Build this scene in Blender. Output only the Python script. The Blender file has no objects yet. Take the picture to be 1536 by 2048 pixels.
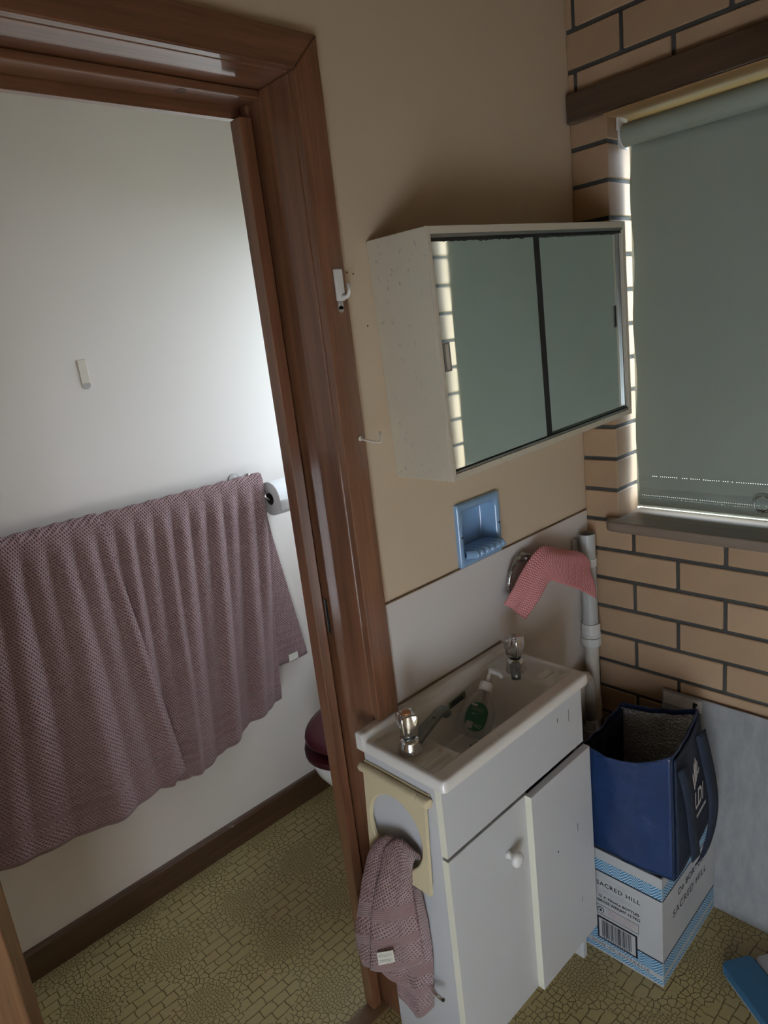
import bpy, bmesh, math, random
from mathutils import Vector, Matrix, noise
random.seed(7)
SC = bpy.context.scene
COL = SC.collection
PI = math.pi

# ------------------------------------------------------------------ camera
YAW, PITCH, ROLL = 0.840011, 0.253761, 0.118433
FPX = 1381.26
cd = bpy.data.cameras.new('camera')
cd.sensor_fit = 'VERTICAL'; cd.sensor_height = 36.0; cd.sensor_width = 27.0
cd.lens = FPX / 2048 * 36.0
cd.clip_start = 0.02; cd.clip_end = 100
cam = bpy.data.objects.new('camera', cd); COL.objects.link(cam)
f = Vector((math.cos(PITCH) * math.cos(YAW), math.cos(PITCH) * math.sin(YAW), -math.sin(PITCH)))
r = f.cross(Vector((0, 0, 1))).normalized(); d = f.cross(r)
c, s = math.cos(ROLL), math.sin(ROLL)
R = c * r + s * d; D = -s * r + c * d
Mx = Matrix.Identity(4)
for i in range(3):
    Mx[i][0] = R[i]; Mx[i][1] = -D[i]; Mx[i][2] = -f[i]
Mx.translation = Vector((-1.66628, -1.01352, 1.62))
cam.matrix_world = Mx
SC.camera = cam

# ------------------------------------------------------------------ light and exposure
W = bpy.data.worlds.new('sky'); SC.world = W; W.use_nodes = True
bg = W.node_tree.nodes['Background']
bg.inputs[0].default_value = (0.73, 0.85, 1.0, 1); bg.inputs[1].default_value = 12.0
def area(name, loc, direction, sx, sy, power, col, portal=False):
    l = bpy.data.lights.new(name, 'AREA'); l.shape = 'RECTANGLE'; l.size = sx; l.size_y = sy
    l.energy = power; l.color = col
    o = bpy.data.objects.new(name, l); COL.objects.link(o); o.location = loc
    o.rotation_euler = Vector(direction).to_track_quat('-Z', 'Y').to_euler()
    if portal: l.cycles.is_portal = True
    return o
# added daylight source at an unseen low window, placed to suit the low shadows
area('added_low_daylight', (-2.112, -1.33, 0.58), (1, 0, 0), 0.76, 0.86, 5.9, (0.97, 0.97, 1.0))
# portals only steer the sampling of the sky through the two window openings
area('toilet_window_portal', (0.115, 0.52, 1.58), (-1, 0, 0), 0.62, 0.80, 1.0, (1, 1, 1), True)
area('bathroom_window_portal', (0.125, -0.46, 1.56), (-1, 0, 0), 0.72, 1.0, 1.0, (1, 1, 1), True)
VS = SC.view_settings
VS.view_transform = 'Standard'; VS.look = 'None'; VS.exposure = 0.0; VS.gamma = 1.0; VS.use_curve_mapping = False
SC.cycles.use_denoising = True
SC.cycles.max_bounces = 10; SC.cycles.diffuse_bounces = 6; SC.cycles.glossy_bounces = 5
SC.cycles.transmission_bounces = 8; SC.cycles.transparent_max_bounces = 12
SC.cycles.sample_clamp_indirect = 6.0
SC.cycles.caustics_reflective = False; SC.cycles.caustics_refractive = False

# ------------------------------------------------------------------ node helper and materials
class N:
    def __init__(self, name):
        m = bpy.data.materials.new(name); m.use_nodes = True
        self.m = m; self.t = m.node_tree; self.b = self.t.nodes['Principled BSDF']
        self.out = self.t.nodes['Material Output']
    def n(self, typ, **kw):
        x = self.t.nodes.new(typ)
        for k, v in kw.items(): setattr(x, k, v)
        return x
    def l(self, a, b): self.t.links.new(a, b)
    def setv(self, sock, v):
        if hasattr(v, 'is_linked') or isinstance(v, bpy.types.NodeSocket): self.l(v, sock)
        else: sock.default_value = v
    def math(self, op, a, b=None, clamp=False):
        x = self.n('ShaderNodeMath', operation=op); x.use_clamp = clamp
        self.setv(x.inputs[0], a)
        if b is not None: self.setv(x.inputs[1], b)
        return x.outputs[0]
    def mix(self, fac, a, b, blend='MIX'):
        x = self.n('ShaderNodeMix', data_type='RGBA', blend_type=blend)
        self.setv(x.inputs[0], fac)
        for s_, v in ((x.inputs[6], a), (x.inputs[7], b)):
            if isinstance(v, tuple): s_.default_value = (*v[:3], 1)
            else: self.l(v, s_)
        return x.outputs[2]
    def coord(self, kind='Object', scale=(1, 1, 1), rot=(0, 0, 0), loc=(0, 0, 0)):
        c = self.n('ShaderNodeTexCoord'); mp = self.n('ShaderNodeMapping')
        mp.inputs['Scale'].default_value = scale; mp.inputs['Rotation'].default_value = rot; mp.inputs['Location'].default_value = loc
        self.l(c.outputs[kind], mp.inputs[0]); return mp.outputs[0]
    def noise(self, v, scale, detail=4, rough=.5):
        x = self.n('ShaderNodeTexNoise'); x.inputs['Scale'].default_value = scale; x.inputs['Detail'].default_value = detail
        x.inputs['Roughness'].default_value = rough; self.l(v, x.inputs['Vector']); return x.outputs[0]
    def ramp(self, fac, stops):
        x = self.n('ShaderNodeValToRGB'); cr = x.color_ramp
        while len(cr.elements) < len(stops): cr.elements.new(.5)
        for e, (p, c) in zip(cr.elements, stops):
            e.position = p; e.color = (*c, 1) if isinstance(c, tuple) else (c, c, c, 1)
        self.l(fac, x.inputs[0]); return x.outputs[0]
    def bump(self, h, strength=.3, dist=.002):
        x = self.n('ShaderNodeBump'); x.inputs['Strength'].default_value = strength; x.inputs['Distance'].default_value = dist
        self.l(h, x.inputs['Height']); self.l(x.outputs[0], self.b.inputs['Normal'])
    def base(self, v):
        if isinstance(v, tuple): self.b.inputs['Base Color'].default_value = (*v[:3], 1)
        else: self.l(v, self.b.inputs['Base Color'])
        return self
    def p(self, **kw):
        for k, v in kw.items(): self.b.inputs[k.replace('_', ' ')].default_value = v
        return self

def simple(name, col, rough=.5, metal=0, var=.06, scale=30, bump=0, coat=0, spec=.5):
    n = N(name); v = n.coord()
    nz = n.noise(v, scale)
    a = tuple(x * (1 - var) for x in col); b = tuple(min(1, x * (1 + var)) for x in col)
    n.base(n.mix(nz, a, b)); n.p(Roughness=rough, Metallic=metal, Coat_Weight=coat, Specular_IOR_Level=spec)
    if bump: n.bump(n.noise(v, scale * 6), bump, .001)
    return n.m

def wood(name, axis, dark, light, rough=.33, coat=.9, knots=1.0):
    n = N(name)
    sc = [26, 26, 26]; sc[axis] = 1.3
    v = n.coord(scale=tuple(sc))
    a = n.noise(v, 1.6, 6, .62)
    sc2 = [160, 160, 160]; sc2[axis] = 5
    v2 = n.coord(scale=tuple(sc2)); fine = n.noise(v2, 1, 3, .6)
    big = n.noise(n.coord(), 3.0, 2)
    m_ = n.math('ADD', n.math('MULTIPLY', a, .7), n.math('MULTIPLY', fine, .3))
    col = n.ramp(m_, [(.28, dark), (.5, tuple((p + q) / 2 for p, q in zip(dark, light))), (.72, light)])
    col = n.mix(n.math('MULTIPLY', big, .35), col, tuple(x * .55 for x in dark))
    n.base(col); n.p(Roughness=rough, Coat_Weight=coat, Coat_Roughness=.08, Coat_IOR=1.75)
    n.bump(fine, .12, .001)
    return n.m

MT = {}
WD, WL = (.100, .038, .018), (.34, .15, .075)
MT['wood_x'] = wood('varnished_wood_x', 0, WD, WL)
MT['wood_y'] = wood('varnished_wood_y', 1, (.030, .014, .008), (.085, .040, .020))
MT['wood_z'] = wood('varnished_wood_z', 2, WD, WL)
MT['base_wood'] = wood('baseboard_wood', 0, (.035, .014, .007), (.11, .045, .02))
MT['sill_wood'] = wood('sill_wood', 1, (.15, .105, .08), (.31, .25, .19), rough=.5, coat=0)
MT['lit_head_wood'] = wood('lit_golden_wood', 1, (.30, .17, .07), (.50, .33, .16), rough=.5, coat=.1)  # gold tone carries the daylight leaking onto the underside of the lintel
MT['thr_wood'] = wood('threshold_wood', 0, (.13, .07, .03), (.26, .15, .07), rough=.5, coat=.1)

def wall_paint(name, col, specks=True, var=.05):
    n = N(name); v = n.coord()
    big = n.noise(v, 2.2, 3)
    c_ = n.mix(big, tuple(x * (1 - var) for x in col), tuple(min(1, x * (1 + var)) for x in col))
    n.base(c_); n.p(Roughness=.55)
    n.bump(n.noise(v, 260, 2), .12, .0006)
    return n.m
MT['beige'] = wall_paint('beige_wall_paint', (.63, .505, .365))
MT['white_wall'] = wall_paint('off_white_wall_paint', (.75, .69, .63))
MT['ceil'] = wall_paint('ceiling_paint', (.20, .15, .10))

def brick_mat():
    n = N('peach_brick'); oi = n.n('ShaderNodeObjectInfo'); v = n.coord()
    c_ = n.mix(oi.outputs['Random'], (.385, .255, .15), (.46, .31, .19))
    st = n.ramp(n.noise(v, 9, 5, .6), [(.45, 0.0), (.75, 1.0)])
    c_ = n.mix(n.math('MULTIPLY', st, .28), c_, (.31, .20, .14))
    n.base(c_); n.p(Roughness=.6); n.bump(n.noise(v, 220, 3), .25, .001); return n.m
MT['brick'] = brick_mat()
MT['mortar'] = simple('dark_mortar', (.056, .056, .051), .8, var=.15, scale=60, bump=.3)

def lino():
    n = N('patterned_lino'); v = n.coord()
    sep = n.n('ShaderNodeSeparateXYZ'); n.l(v, sep.inputs[0])
    # slight warp so that the printed stones are irregular
    wn = n.n('ShaderNodeTexNoise'); wn.inputs['Scale'].default_value = 38; n.l(v, wn.inputs['Vector'])
    w = n.n('ShaderNodeVectorMath', operation='MULTIPLY_ADD'); n.l(wn.outputs['Color'], w.inputs[0])
    w.inputs[1].default_value = (.010, .010, 0); n.l(v, w.inputs[2]); wv = w.outputs[0]
    P = .225
    cx = n.math('COSINE', n.math('MULTIPLY', n.math('ADD', sep.outputs[0], 1.045), 2 * PI / P))
    cy = n.math('COSINE', n.math('MULTIPLY', n.math('ADD', sep.outputs[1], -.79), 2 * PI / P))
    lat = n.math('ADD', n.math('ADD', cx, cy), n.math('MULTIPLY', n.math('SUBTRACT', n.noise(v, 30, 1), .5), 1.2))
    blockmask = n.math('GREATER_THAN', lat, .38)
    finemask = n.math('LESS_THAN', lat, -.95)
    bk = n.n('ShaderNodeTexBrick'); n.l(wv, bk.inputs['Vector'])
    bk.inputs['Color1'].default_value = bk.inputs['Color2'].default_value = (1, 1, 1, 1)
    bk.inputs['Mortar'].default_value = (0, 0, 0, 1)
    bk.inputs['Scale'].default_value = 1; bk.inputs['Mortar Size'].default_value = .0016; bk.inputs['Mortar Smooth'].default_value = .3
    bk.inputs['Brick Width'].default_value = .040; bk.inputs['Row Height'].default_value = .028
    bk.squash = 1.7; bk.squash_frequency = 3
    bk2 = bk.outputs['Fac']
    def vor(scale, th):
        x = n.n('ShaderNodeTexVoronoi', feature='DISTANCE_TO_EDGE', voronoi_dimensions='2D'); x.inputs['Scale'].default_value = scale
        x.inputs['Randomness'].default_value = .75
        n.l(wv, x.inputs['Vector']); return n.math('LESS_THAN', x.outputs[0], th)
    med = vor(62, .062); fin = vor(112, .085)
    cob = n.n('ShaderNodeMix'); n.l(finemask, cob.inputs[0]); n.l(med, cob.inputs[2]); n.l(fin, cob.inputs[3])
    al = n.n('ShaderNodeMix'); n.l(blockmask, al.inputs[0]); n.l(cob.outputs[0], al.inputs[2]); n.l(bk2, al.inputs[3])
    line = al.outputs[0]
    tone = n.noise(v, 5, 3); grain = n.noise(v, 420, 3, .7)
    base = n.mix(tone, (.37, .285, .118), (.47, .375, .185))
    sp = n.ramp(n.noise(v, 260, 2, .8), [(.60, 0.0), (.68, 1.0)])
    spm = n.math('MULTIPLY', n.math('MULTIPLY', sp, blockmask), n.math('GREATER_THAN', n.noise(v, 70, 1), .52))
    base = n.mix(n.math('MULTIPLY', spm, .85), base, (.13, .095, .035))
    base = n.mix(n.math('MULTIPLY', grain, .25), base, (.22, .18, .09))
    col = n.mix(n.math('MULTIPLY', line, .9), base, (.095, .066, .018))
    n.base(col); n.p(Roughness=.38, Specular_IOR_Level=.4)
    n.bump(n.math('SUBTRACT', 1.0, line), .15, .0008)
    return n.m
MT['lino'] = lino()

MT['white_lam'] = simple('white_laminate', (.53, .535, .545), .38, var=.03, scale=6)
MT['cream_edge'] = simple('cream_edging', (.72, .70, .58), .5, var=.04)
MT['ceramic'] = simple('white_acrylic_basin', (.74, .71, .66), .22, var=.03, scale=5, coat=.3)
MT['splash'] = simple('white_splashback', (.66, .62, .59), .32, var=.03, scale=4)
MT['caulk'] = simple('brown_caulk', (.20, .135, .075), .7, var=.3, scale=40)
MT['cream_plastic'] = simple('cream_plastic', (.62, .53, .34), .4, var=.03)
MT['hook_white'] = simple('white_plastic', (.74, .73, .71), .35, var=.02)
MT['hook_cream'] = simple('cream_coated_metal', (.66, .60, .50), .4, var=.03)
MT['blue_cer'] = simple('pale_blue_ceramic', (.235, .40, .62), .15, var=.06, scale=14, coat=.5)
MT['pvc_grey'] = simple('grey_pvc', (.45, .46, .455), .4, var=.04)
MT['pvc_light'] = simple('light_grey_pvc', (.60, .60, .575), .42, var=.04)
MT['pvc_beige'] = simple('beige_pvc', (.55, .51, .45), .45, var=.05)
MT['black'] = simple('black_rubber', (.012, .012, .012), .5, var=.1)
MT['maroon'] = simple('maroon_plastic', (.060, .008, .013), .38, var=.08, coat=0, spec=.35)
MT['china'] = simple('white_china', (.72, .72, .70), .15, var=.02, coat=.4)
MT['paper'] = simple('white_tissue', (.78, .77, .76), .9, var=.03, bump=.3)
MT['cardboard_white'] = simple('white_card', (.42, .43, .435), .6, var=.04, scale=12)
MT['card_brown'] = simple('shaded_card_inside', (.055, .045, .035), .8, var=.1)
MT['ink'] = simple('dark_navy_ink', (.012, .018, .032), .6, var=.05)
MT['ink_grey'] = simple('grey_blue_ink', (.33, .40, .45), .6, var=.05)
MT['ink_red'] = simple('faded_red_ink', (.42, .20, .20), .6, var=.1)
MT['print_white'] = simple('white_print', (.62, .60, .58), .6, var=.05)
MT['panel'] = None
MT['tag'] = simple('cream_fabric_tag', (.74, .72, .62), .8, var=.05)
MT['tag_ink'] = simple('grey_tag_ink', (.36, .36, .33), .8, var=.05)
MT['green_lbl'] = simple('green_label', (.022, .13, .075), .35, var=.1)
MT['pad_blue'] = simple('blue_pad', (.035, .13, .24), .6, var=.08, scale=10)
MT['pad_grey'] = simple('grey_pad_edge', (.33, .33, .34), .6, var=.08)
MT['copper'] = simple('copper_button', (.50, .24, .10), .45, metal=.3, var=.1)
MT['dark_metal'] = simple('dark_aluminium_track', (.03, .03, .03), .35, metal=.6)
MT['alu'] = simple('aluminium_track', (.35, .36, .35), .35, metal=.9)
MT['frame_paint'] = simple('window_frame_paint', (.55, .50, .42), .5)
MT['outside'] = simple('outside_ground', (.22, .23, .16), .9, var=.2, scale=3)
MT['stick_green'] = simple('green_metal_sticker', (.17, .22, .16), .35, metal=.4, var=.08)
MT['clear_strip'] = simple('clear_adhesive_strip', (.42, .40, .38), .3)
MT['navy'] = simple('navy_webbing', (.010, .020, .045), .75, var=.15, scale=200)

def chrome(name, col=(.72, .73, .74), rough=.09):
    n = N(name); nz = n.noise(n.coord(), 60, 3)
    n.base(col); n.p(Metallic=1.0)
    n.l(n.ramp(nz, [(.3, rough), (.8, rough * 2.6)]), n.b.inputs['Roughness']); return n.m
MT['chrome'] = chrome('chrome'); MT['chrome_dull'] = chrome('tarnished_chrome', (.42, .43, .41), .16); MT['tarnish'] = chrome('weathered_chrome', (.20, .21, .195), .26)

def cab_mat():
    n = N('aged_cream_paint'); v = n.coord()
    c_ = n.mix(n.noise(v, 3, 3), (.53, .475, .36), (.66, .61, .50))
    sp = n.ramp(n.noise(v, 75, 3, .65), [(.62, 0.0), (.68, 1.0)])
    msk = n.ramp(n.noise(v, 5, 2), [(.45, 0.0), (.6, 1.0)])
    c_ = n.mix(n.math('MULTIPLY', n.math('MULTIPLY', sp, msk), .7), c_, (.30, .30, .29))
    ru = n.ramp(n.noise(v, 28, 4, .7), [(.70, 0.0), (.76, 1.0)])
    c_ = n.mix(n.math('MULTIPLY', ru, .55), c_, (.22, .14, .075))
    n.base(c_); n.p(Roughness=.45); n.bump(n.noise(v, 60, 3), .1, .001); return n.m
MT['cab'] = cab_mat()

def mirror_mat():
    n = N('mirror_glass'); v = n.coord(); n.base((.80, .86, .83)); n.p(Metallic=1.0)
    sm = n.noise(n.coord(scale=(6, 6, 2)), 1.6, 4, .6)
    n.l(n.ramp(sm, [(.35, .015), (.8, .09)]), n.b.inputs['Roughness']); return n.m
MT['mirror'] = mirror_mat()

def cloth_mat(name, c0, c1, period=.0076, depth=.0055, bands=None):
    n = N(name); uv = n.n('ShaderNodeTexCoord').outputs['UV']
    sep = n.n('ShaderNodeSeparateXYZ'); n.l(uv, sep.inputs[0])
    k = 2 * PI / period
    a = n.math('SINE', n.math('MULTIPLY', n.math('ADD', sep.outputs[0], n.math('MULTIPLY', sep.outputs[1], .55)), k))
    b = n.math('SINE', n.math('MULTIPLY', n.math('SUBTRACT', sep.outputs[1], n.math('MULTIPLY', sep.outputs[0], .35)), k))
    h = n.math('MULTIPLY', n.math('ADD', n.math('MAXIMUM', a, b), 1.0), .5)
    sm = None
    if bands:
        for lo, hi in bands:
            g = n.math('MULTIPLY', n.math('GREATER_THAN', sep.outputs[1], lo), n.math('LESS_THAN', sep.outputs[1], hi))
            sm = g if sm is None else n.math('MAXIMUM', sm, g)
        fl = n.n('ShaderNodeMix'); n.l(sm, fl.inputs[0]); n.l(h, fl.inputs[2])
        thin = n.math('MULTIPLY', n.math('SINE', n.math('MULTIPLY', sep.outputs[1], 2 * PI / .0035)), .08)
        n.l(n.math('ADD', thin, .55), fl.inputs[3]); h = fl.outputs[0]
    fuzz = n.noise(n.coord('UV'), 900, 2)
    hh = n.math('ADD', h, n.math('MULTIPLY', fuzz, .35))
    big = n.noise(n.coord('UV'), 14, 3)
    col = n.mix(h, c0, c1); col = n.mix(n.math('MULTIPLY', big, .2), col, c0)  # weave pits take the darker tone, their shade put into the colour
    n.base(col); n.p(Roughness=.95, Sheen_Weight=.35, Sheen_Roughness=.6, Specular_IOR_Level=.1)
    n.bump(hh, .9, depth); return n.m
MAU0, MAU1 = (.120, .055, .052), (.46, .272, .272)
MT['towel'] = cloth_mat('mauve_waffle_towel', MAU0, MAU1, bands=[(.0, .012), (.052, .062), (.075, .092), (.112, .122)])
MT['towel_back'] = simple('mauve_towel_reverse', (.21, .11, .115), .95, var=.15, scale=150, bump=.6)
MT['hand'] = cloth_mat('mauve_hand_towel', MAU0, MAU1, period=.0075, bands=[(.0, .016), (.055, .073), (.103, .128)])

def chevron_cloth():
    n = N('red_chevron_cloth'); uv = n.n('ShaderNodeTexCoord').outputs['UV']
    sep = n.n('ShaderNodeSeparateXYZ'); n.l(uv, sep.inputs[0])
    tri = n.math('PINGPONG', sep.outputs[0], .0055)
    t = n.math('ADD', sep.outputs[1], n.math('MULTIPLY', tri, .62))
    s_ = n.math('SINE', n.math('MULTIPLY', t, 2 * PI / .0064))
    fac = n.math('GREATER_THAN', s_, .1)
    n.base(n.mix(fac, (.52, .13, .14), (.72, .40, .40))); n.p(Roughness=.9)
    n.bump(n.noise(n.coord('UV'), 900, 2), .4, .001); return n.m
MT['dishcloth'] = chevron_cloth()

def chevron_print():
    n = N('blue_chevron_print'); uv = n.n('ShaderNodeTexCoord').outputs['UV']
    sep = n.n('ShaderNodeSeparateXYZ'); n.l(uv, sep.inputs[0])
    tri = n.math('PINGPONG', sep.outputs[0], .019)
    t = n.math('ADD', sep.outputs[1], n.math('MULTIPLY', tri, 1.0))
    tri2 = n.math('PINGPONG', n.math('ADD', sep.outputs[0], .0095), .019)
    t2 = n.math('SUBTRACT', sep.outputs[1], n.math('MULTIPLY', tri2, 1.0))
    sel = n.math('GREATER_THAN', n.math('SINE', n.math('MULTIPLY', sep.outputs[0], 2 * PI / .076)), 0)
    mx = n.n('ShaderNodeMix'); n.l(sel, mx.inputs[0]); n.l(t, mx.inputs[2]); n.l(t2, mx.inputs[3])
    f_ = n.math('GREATER_THAN', n.math('SINE', n.math('MULTIPLY', mx.outputs[0], 2 * PI / .0082)), .45)
    n.base(n.mix(f_, (.055, .22, .40), (.50, .60, .66))); n.p(Roughness=.55); return n.m
MT['chevron'] = chevron_print()

def bag_mat():
    n = N('blue_woven_bag'); v = n.coord()
    c_ = n.mix(n.noise(v, 12, 4), (.009, .025, .085), (.020, .048, .145))
    n.base(c_); n.p(Roughness=.36, Coat_Weight=.15)
    n.bump(n.noise(v, 22, 5, .65), .5, .006); return n.m
MT['bag'] = bag_mat()
def foil_mat():
    n = N('silver_foil_lining'); v = n.coord(); n.base((.78, .80, .82)); n.p(Metallic=.35, Roughness=.2)
    x = n.n('ShaderNodeTexVoronoi'); x.inputs['Scale'].default_value = 150; n.l(v, x.inputs['Vector'])
    n.bump(n.math('ADD', x.outputs[0], n.noise(v, 300, 3)), 1.0, .004); return n.m
MT['foil'] = foil_mat()
def panel_mat():
    n = N('grey_cement_sheet'); v = n.coord()
    a = n.noise(n.coord(scale=(1, 3, 1)), 14, 6, .65)
    c_ = n.ramp(a, [(.3, (.235, .245, .255)), (.55, (.30, .305, .31)), (.8, (.35, .35, .35))])
    n.base(c_); n.p(Roughness=.55); n.bump(n.noise(v, 160, 3), .1, .001); return n.m
MT['panel'] = panel_mat()
def blind_mat():
    n = N('grey_green_blind'); v = n.coord()
    c_ = n.mix(n.noise(n.coord(scale=(1, 1, .4)), 4, 3), (.27, .315, .258), (.32, .365, .31))
    n.base(c_); n.p(Roughness=.6)
    n.bump(n.noise(v, 500, 2), .1, .0005)
    tr = n.n('ShaderNodeBsdfTranslucent'); tr.inputs[0].default_value = (.30, .36, .32, 1)
    mx = n.n('ShaderNodeMixShader'); mx.inputs[0].default_value = .007
    n.l(n.b.outputs[0], mx.inputs[1]); n.l(tr.outputs[0], mx.inputs[2]); n.l(mx.outputs[0], n.out.inputs[0]); return n.m
MT['blind'] = blind_mat()
def stitch_mat():
    n = N('white_stitch_thread'); n.base((.8, .8, .8)); n.p(Roughness=.8)
    tr = n.n('ShaderNodeBsdfTranslucent'); tr.inputs[0].default_value = (.9, .9, .9, 1)
    mx = n.n('ShaderNodeMixShader'); mx.inputs[0].default_value = .8
    n.l(n.b.outputs[0], mx.inputs[1]); n.l(tr.outputs[0], mx.inputs[2]); n.l(mx.outputs[0], n.out.inputs[0]); return n.m
MT['stitch'] = stitch_mat()
def pane_mat(name, tint=(.97, .98, .98), gloss=.1):
    n = N(name); tr = n.n('ShaderNodeBsdfTransparent'); tr.inputs[0].default_value = (*tint, 1)
    gl = n.n('ShaderNodeBsdfGlossy'); gl.inputs['Roughness'].default_value = .06
    fr = n.n('ShaderNodeFresnel'); fr.inputs[0].default_value = 1.45
    mx = n.n('ShaderNodeMixShader'); n.l(fr.outputs[0], mx.inputs[0]) if gloss is None else setattr(mx.inputs[0], 'default_value', gloss)
    n.l(tr.outputs[0], mx.inputs[1]); n.l(gl.outputs[0], mx.inputs[2]); n.l(mx.outputs[0], n.out.inputs[0]); return n.m
MT['pane'] = pane_mat('window_glass', gloss=.06)
MT['bottle'] = pane_mat('clear_bottle_plastic', (.90, .92, .92), .14)

# ------------------------------------------------------------------ mesh helpers
def link(name, me, mat, parent=None, smooth=False):
    o = bpy.data.objects.new(name, me); COL.objects.link(o)
    if mat is not None: me.materials.append(MT[mat] if isinstance(mat, str) else mat)
    if smooth:
        for p_ in me.polygons: p_.use_smooth = True
    if parent is not None:
        o.parent = parent; o.matrix_parent_inverse = parent_inv(parent)
    return o
def parent_inv(p_): return loc_mat(p_).inverted()
def loc_mat(q):
    return Matrix.Translation(q.location) if q.type == 'EMPTY' else Matrix.Identity(4)
def empty(name, loc):
    o = bpy.data.objects.new(name, None); COL.objects.link(o); o.location = loc; o.empty_display_size = .05
    return o
def tag(o, label, cat, group=None, kind=None):
    o['label'] = label; o['category'] = cat
    if group: o['group'] = group
    if kind: o['kind'] = kind
    return o

class MB:
    def __init__(self): self.bm = bmesh.new(); self.uv = self.bm.loops.layers.uv.new('UVMap')
    def box(self, x0, x1, y0, y1, z0, z1, bev=0, seg=2, M=None):
        b = bmesh.new()
        bmesh.ops.create_cube(b, size=1)
        for v in b.verts:
            v.co = Vector(((x0 + x1) / 2 + v.co.x * (x1 - x0), (y0 + y1) / 2 + v.co.y * (y1 - y0), (z0 + z1) / 2 + v.co.z * (z1 - z0)))
        if bev: bmesh.ops.bevel(b, geom=b.edges[:], offset=bev, segments=seg, affect='EDGES', profile=.5, clamp_overlap=True)
        self._add(b, M); return self
    def _add(self, b, M=None):
        if M is not None: bmesh.ops.transform(b, matrix=M, verts=b.verts[:])
        me = bpy.data.meshes.new('t'); b.to_mesh(me); b.free()
        self.bm.from_mesh(me); bpy.data.meshes.remove(me)
    def grid(self, pts, closeu=False, closev=False, flip=False, uvs=None):
        bm = self.bm; nu = len(pts); nv = len(pts[0])
        vs = [[bm.verts.new(p_) for p_ in row] for row in pts]
        for i in range(nu if closeu else nu - 1):
            for j in range(nv if closev else nv - 1):
                ids = [(i, j), ((i + 1) % nu, j), ((i + 1) % nu, (j + 1) % nv), (i, (j + 1) % nv)]
                if flip: ids.reverse()
                try: fc = bm.faces.new([vs[a][b] for a, b in ids])
                except ValueError: continue
                if uvs:
                    for lp, (a, b) in zip(fc.loops, ids): lp[self.uv].uv = uvs[a][b]
        return vs
    def cap(self, ring, flip=False):
        try: self.bm.faces.new(list(reversed(ring)) if flip else ring)
        except ValueError: pass
    def loft(self, rings, cap0=True, cap1=True):
        vs = self.grid(rings, closev=True)
        if cap0: self.cap(vs[0], False)
        if cap1: self.cap(vs[-1], True)
        return self
    def lathe(self, prof, n=24, M=None, cap0=True, cap1=True, rf=None):
        rings = []
        for (rr, zz) in prof:
            ring = []
            for k in range(n):
                a = 2 * PI * k / n; q = rr * (rf(a, zz) if rf else 1)
                p_ = Vector((q * math.cos(a), q * math.sin(a), zz))
                ring.append(M @ p_ if M is not None else p_)
            rings.append(ring)
        return self.loft(rings, cap0, cap1)
    def tube(self, path, rad, n=12, closed=False, cap=True):
        P_ = [Vector(p_) for p_ in path]; m = len(P_)
        rads = rad if isinstance(rad, (list, tuple)) else [rad] * m
        T0 = (P_[1] - P_[0]).normalized()
        up = Vector((0, 0, 1)) if abs(T0.z) < .9 else Vector((1, 0, 0))
        nn = (up - T0 * up.dot(T0)).normalized(); rings = []
        for i in range(m):
            if closed: t = (P_[(i + 1) % m] - P_[i - 1]).normalized()
            else: t = (P_[min(i + 1, m - 1)] - P_[max(i - 1, 0)]).normalized()
            nn = (nn - t * nn.dot(t)).normalized(); bb = t.cross(nn)
            rings.append([P_[i] + (nn * math.cos(2 * PI * k / n) + bb * math.sin(2 * PI * k / n)) * rads[i] for k in range(n)])
        vs = self.grid(rings, closeu=closed, closev=True)
        if cap and not closed: self.cap(vs[0], False); self.cap(vs[-1], True)
        return self
    def prism(self, poly, axis, a0, a1, bev=0):
        b = bmesh.new()
        def mk(p_, a):
            q = list(p_); q.insert(axis, a); return b.verts.new(q)
        A = [mk(p_, a0) for p_ in poly]; B = [mk(p_, a1) for p_ in poly]; n = len(poly)
        b.faces.new(A); b.faces.new(list(reversed(B)))
        for i in range(n): b.faces.new([A[i], B[i], B[(i + 1) % n], A[(i + 1) % n]][::-1])
        bmesh.ops.recalc_face_normals(b, faces=b.faces[:])
        if bev: bmesh.ops.bevel(b, geom=b.edges[:], offset=bev, segments=2, affect='EDGES', profile=.5, clamp_overlap=True)
        self._add(b); return self
    def build(self, name, mat, parent=None, smooth=False, solid=0, norm=True, M=None):
        if norm: bmesh.ops.recalc_face_normals(self.bm, faces=self.bm.faces[:])
        me = bpy.data.meshes.new(name); self.bm.to_mesh(me); self.bm.free()
        if M is not None: me.transform(M)
        o = link(name, me, mat, parent, smooth)
        if solid:
            md = o.modifiers.new('thickness', 'SOLIDIFY'); md.thickness = solid; md.offset = 0
        return o
def B(name, mat, parent, *a, bev=.002, M=None):
    return MB().box(*a, bev=bev).build(name, mat, parent, M=M)

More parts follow.
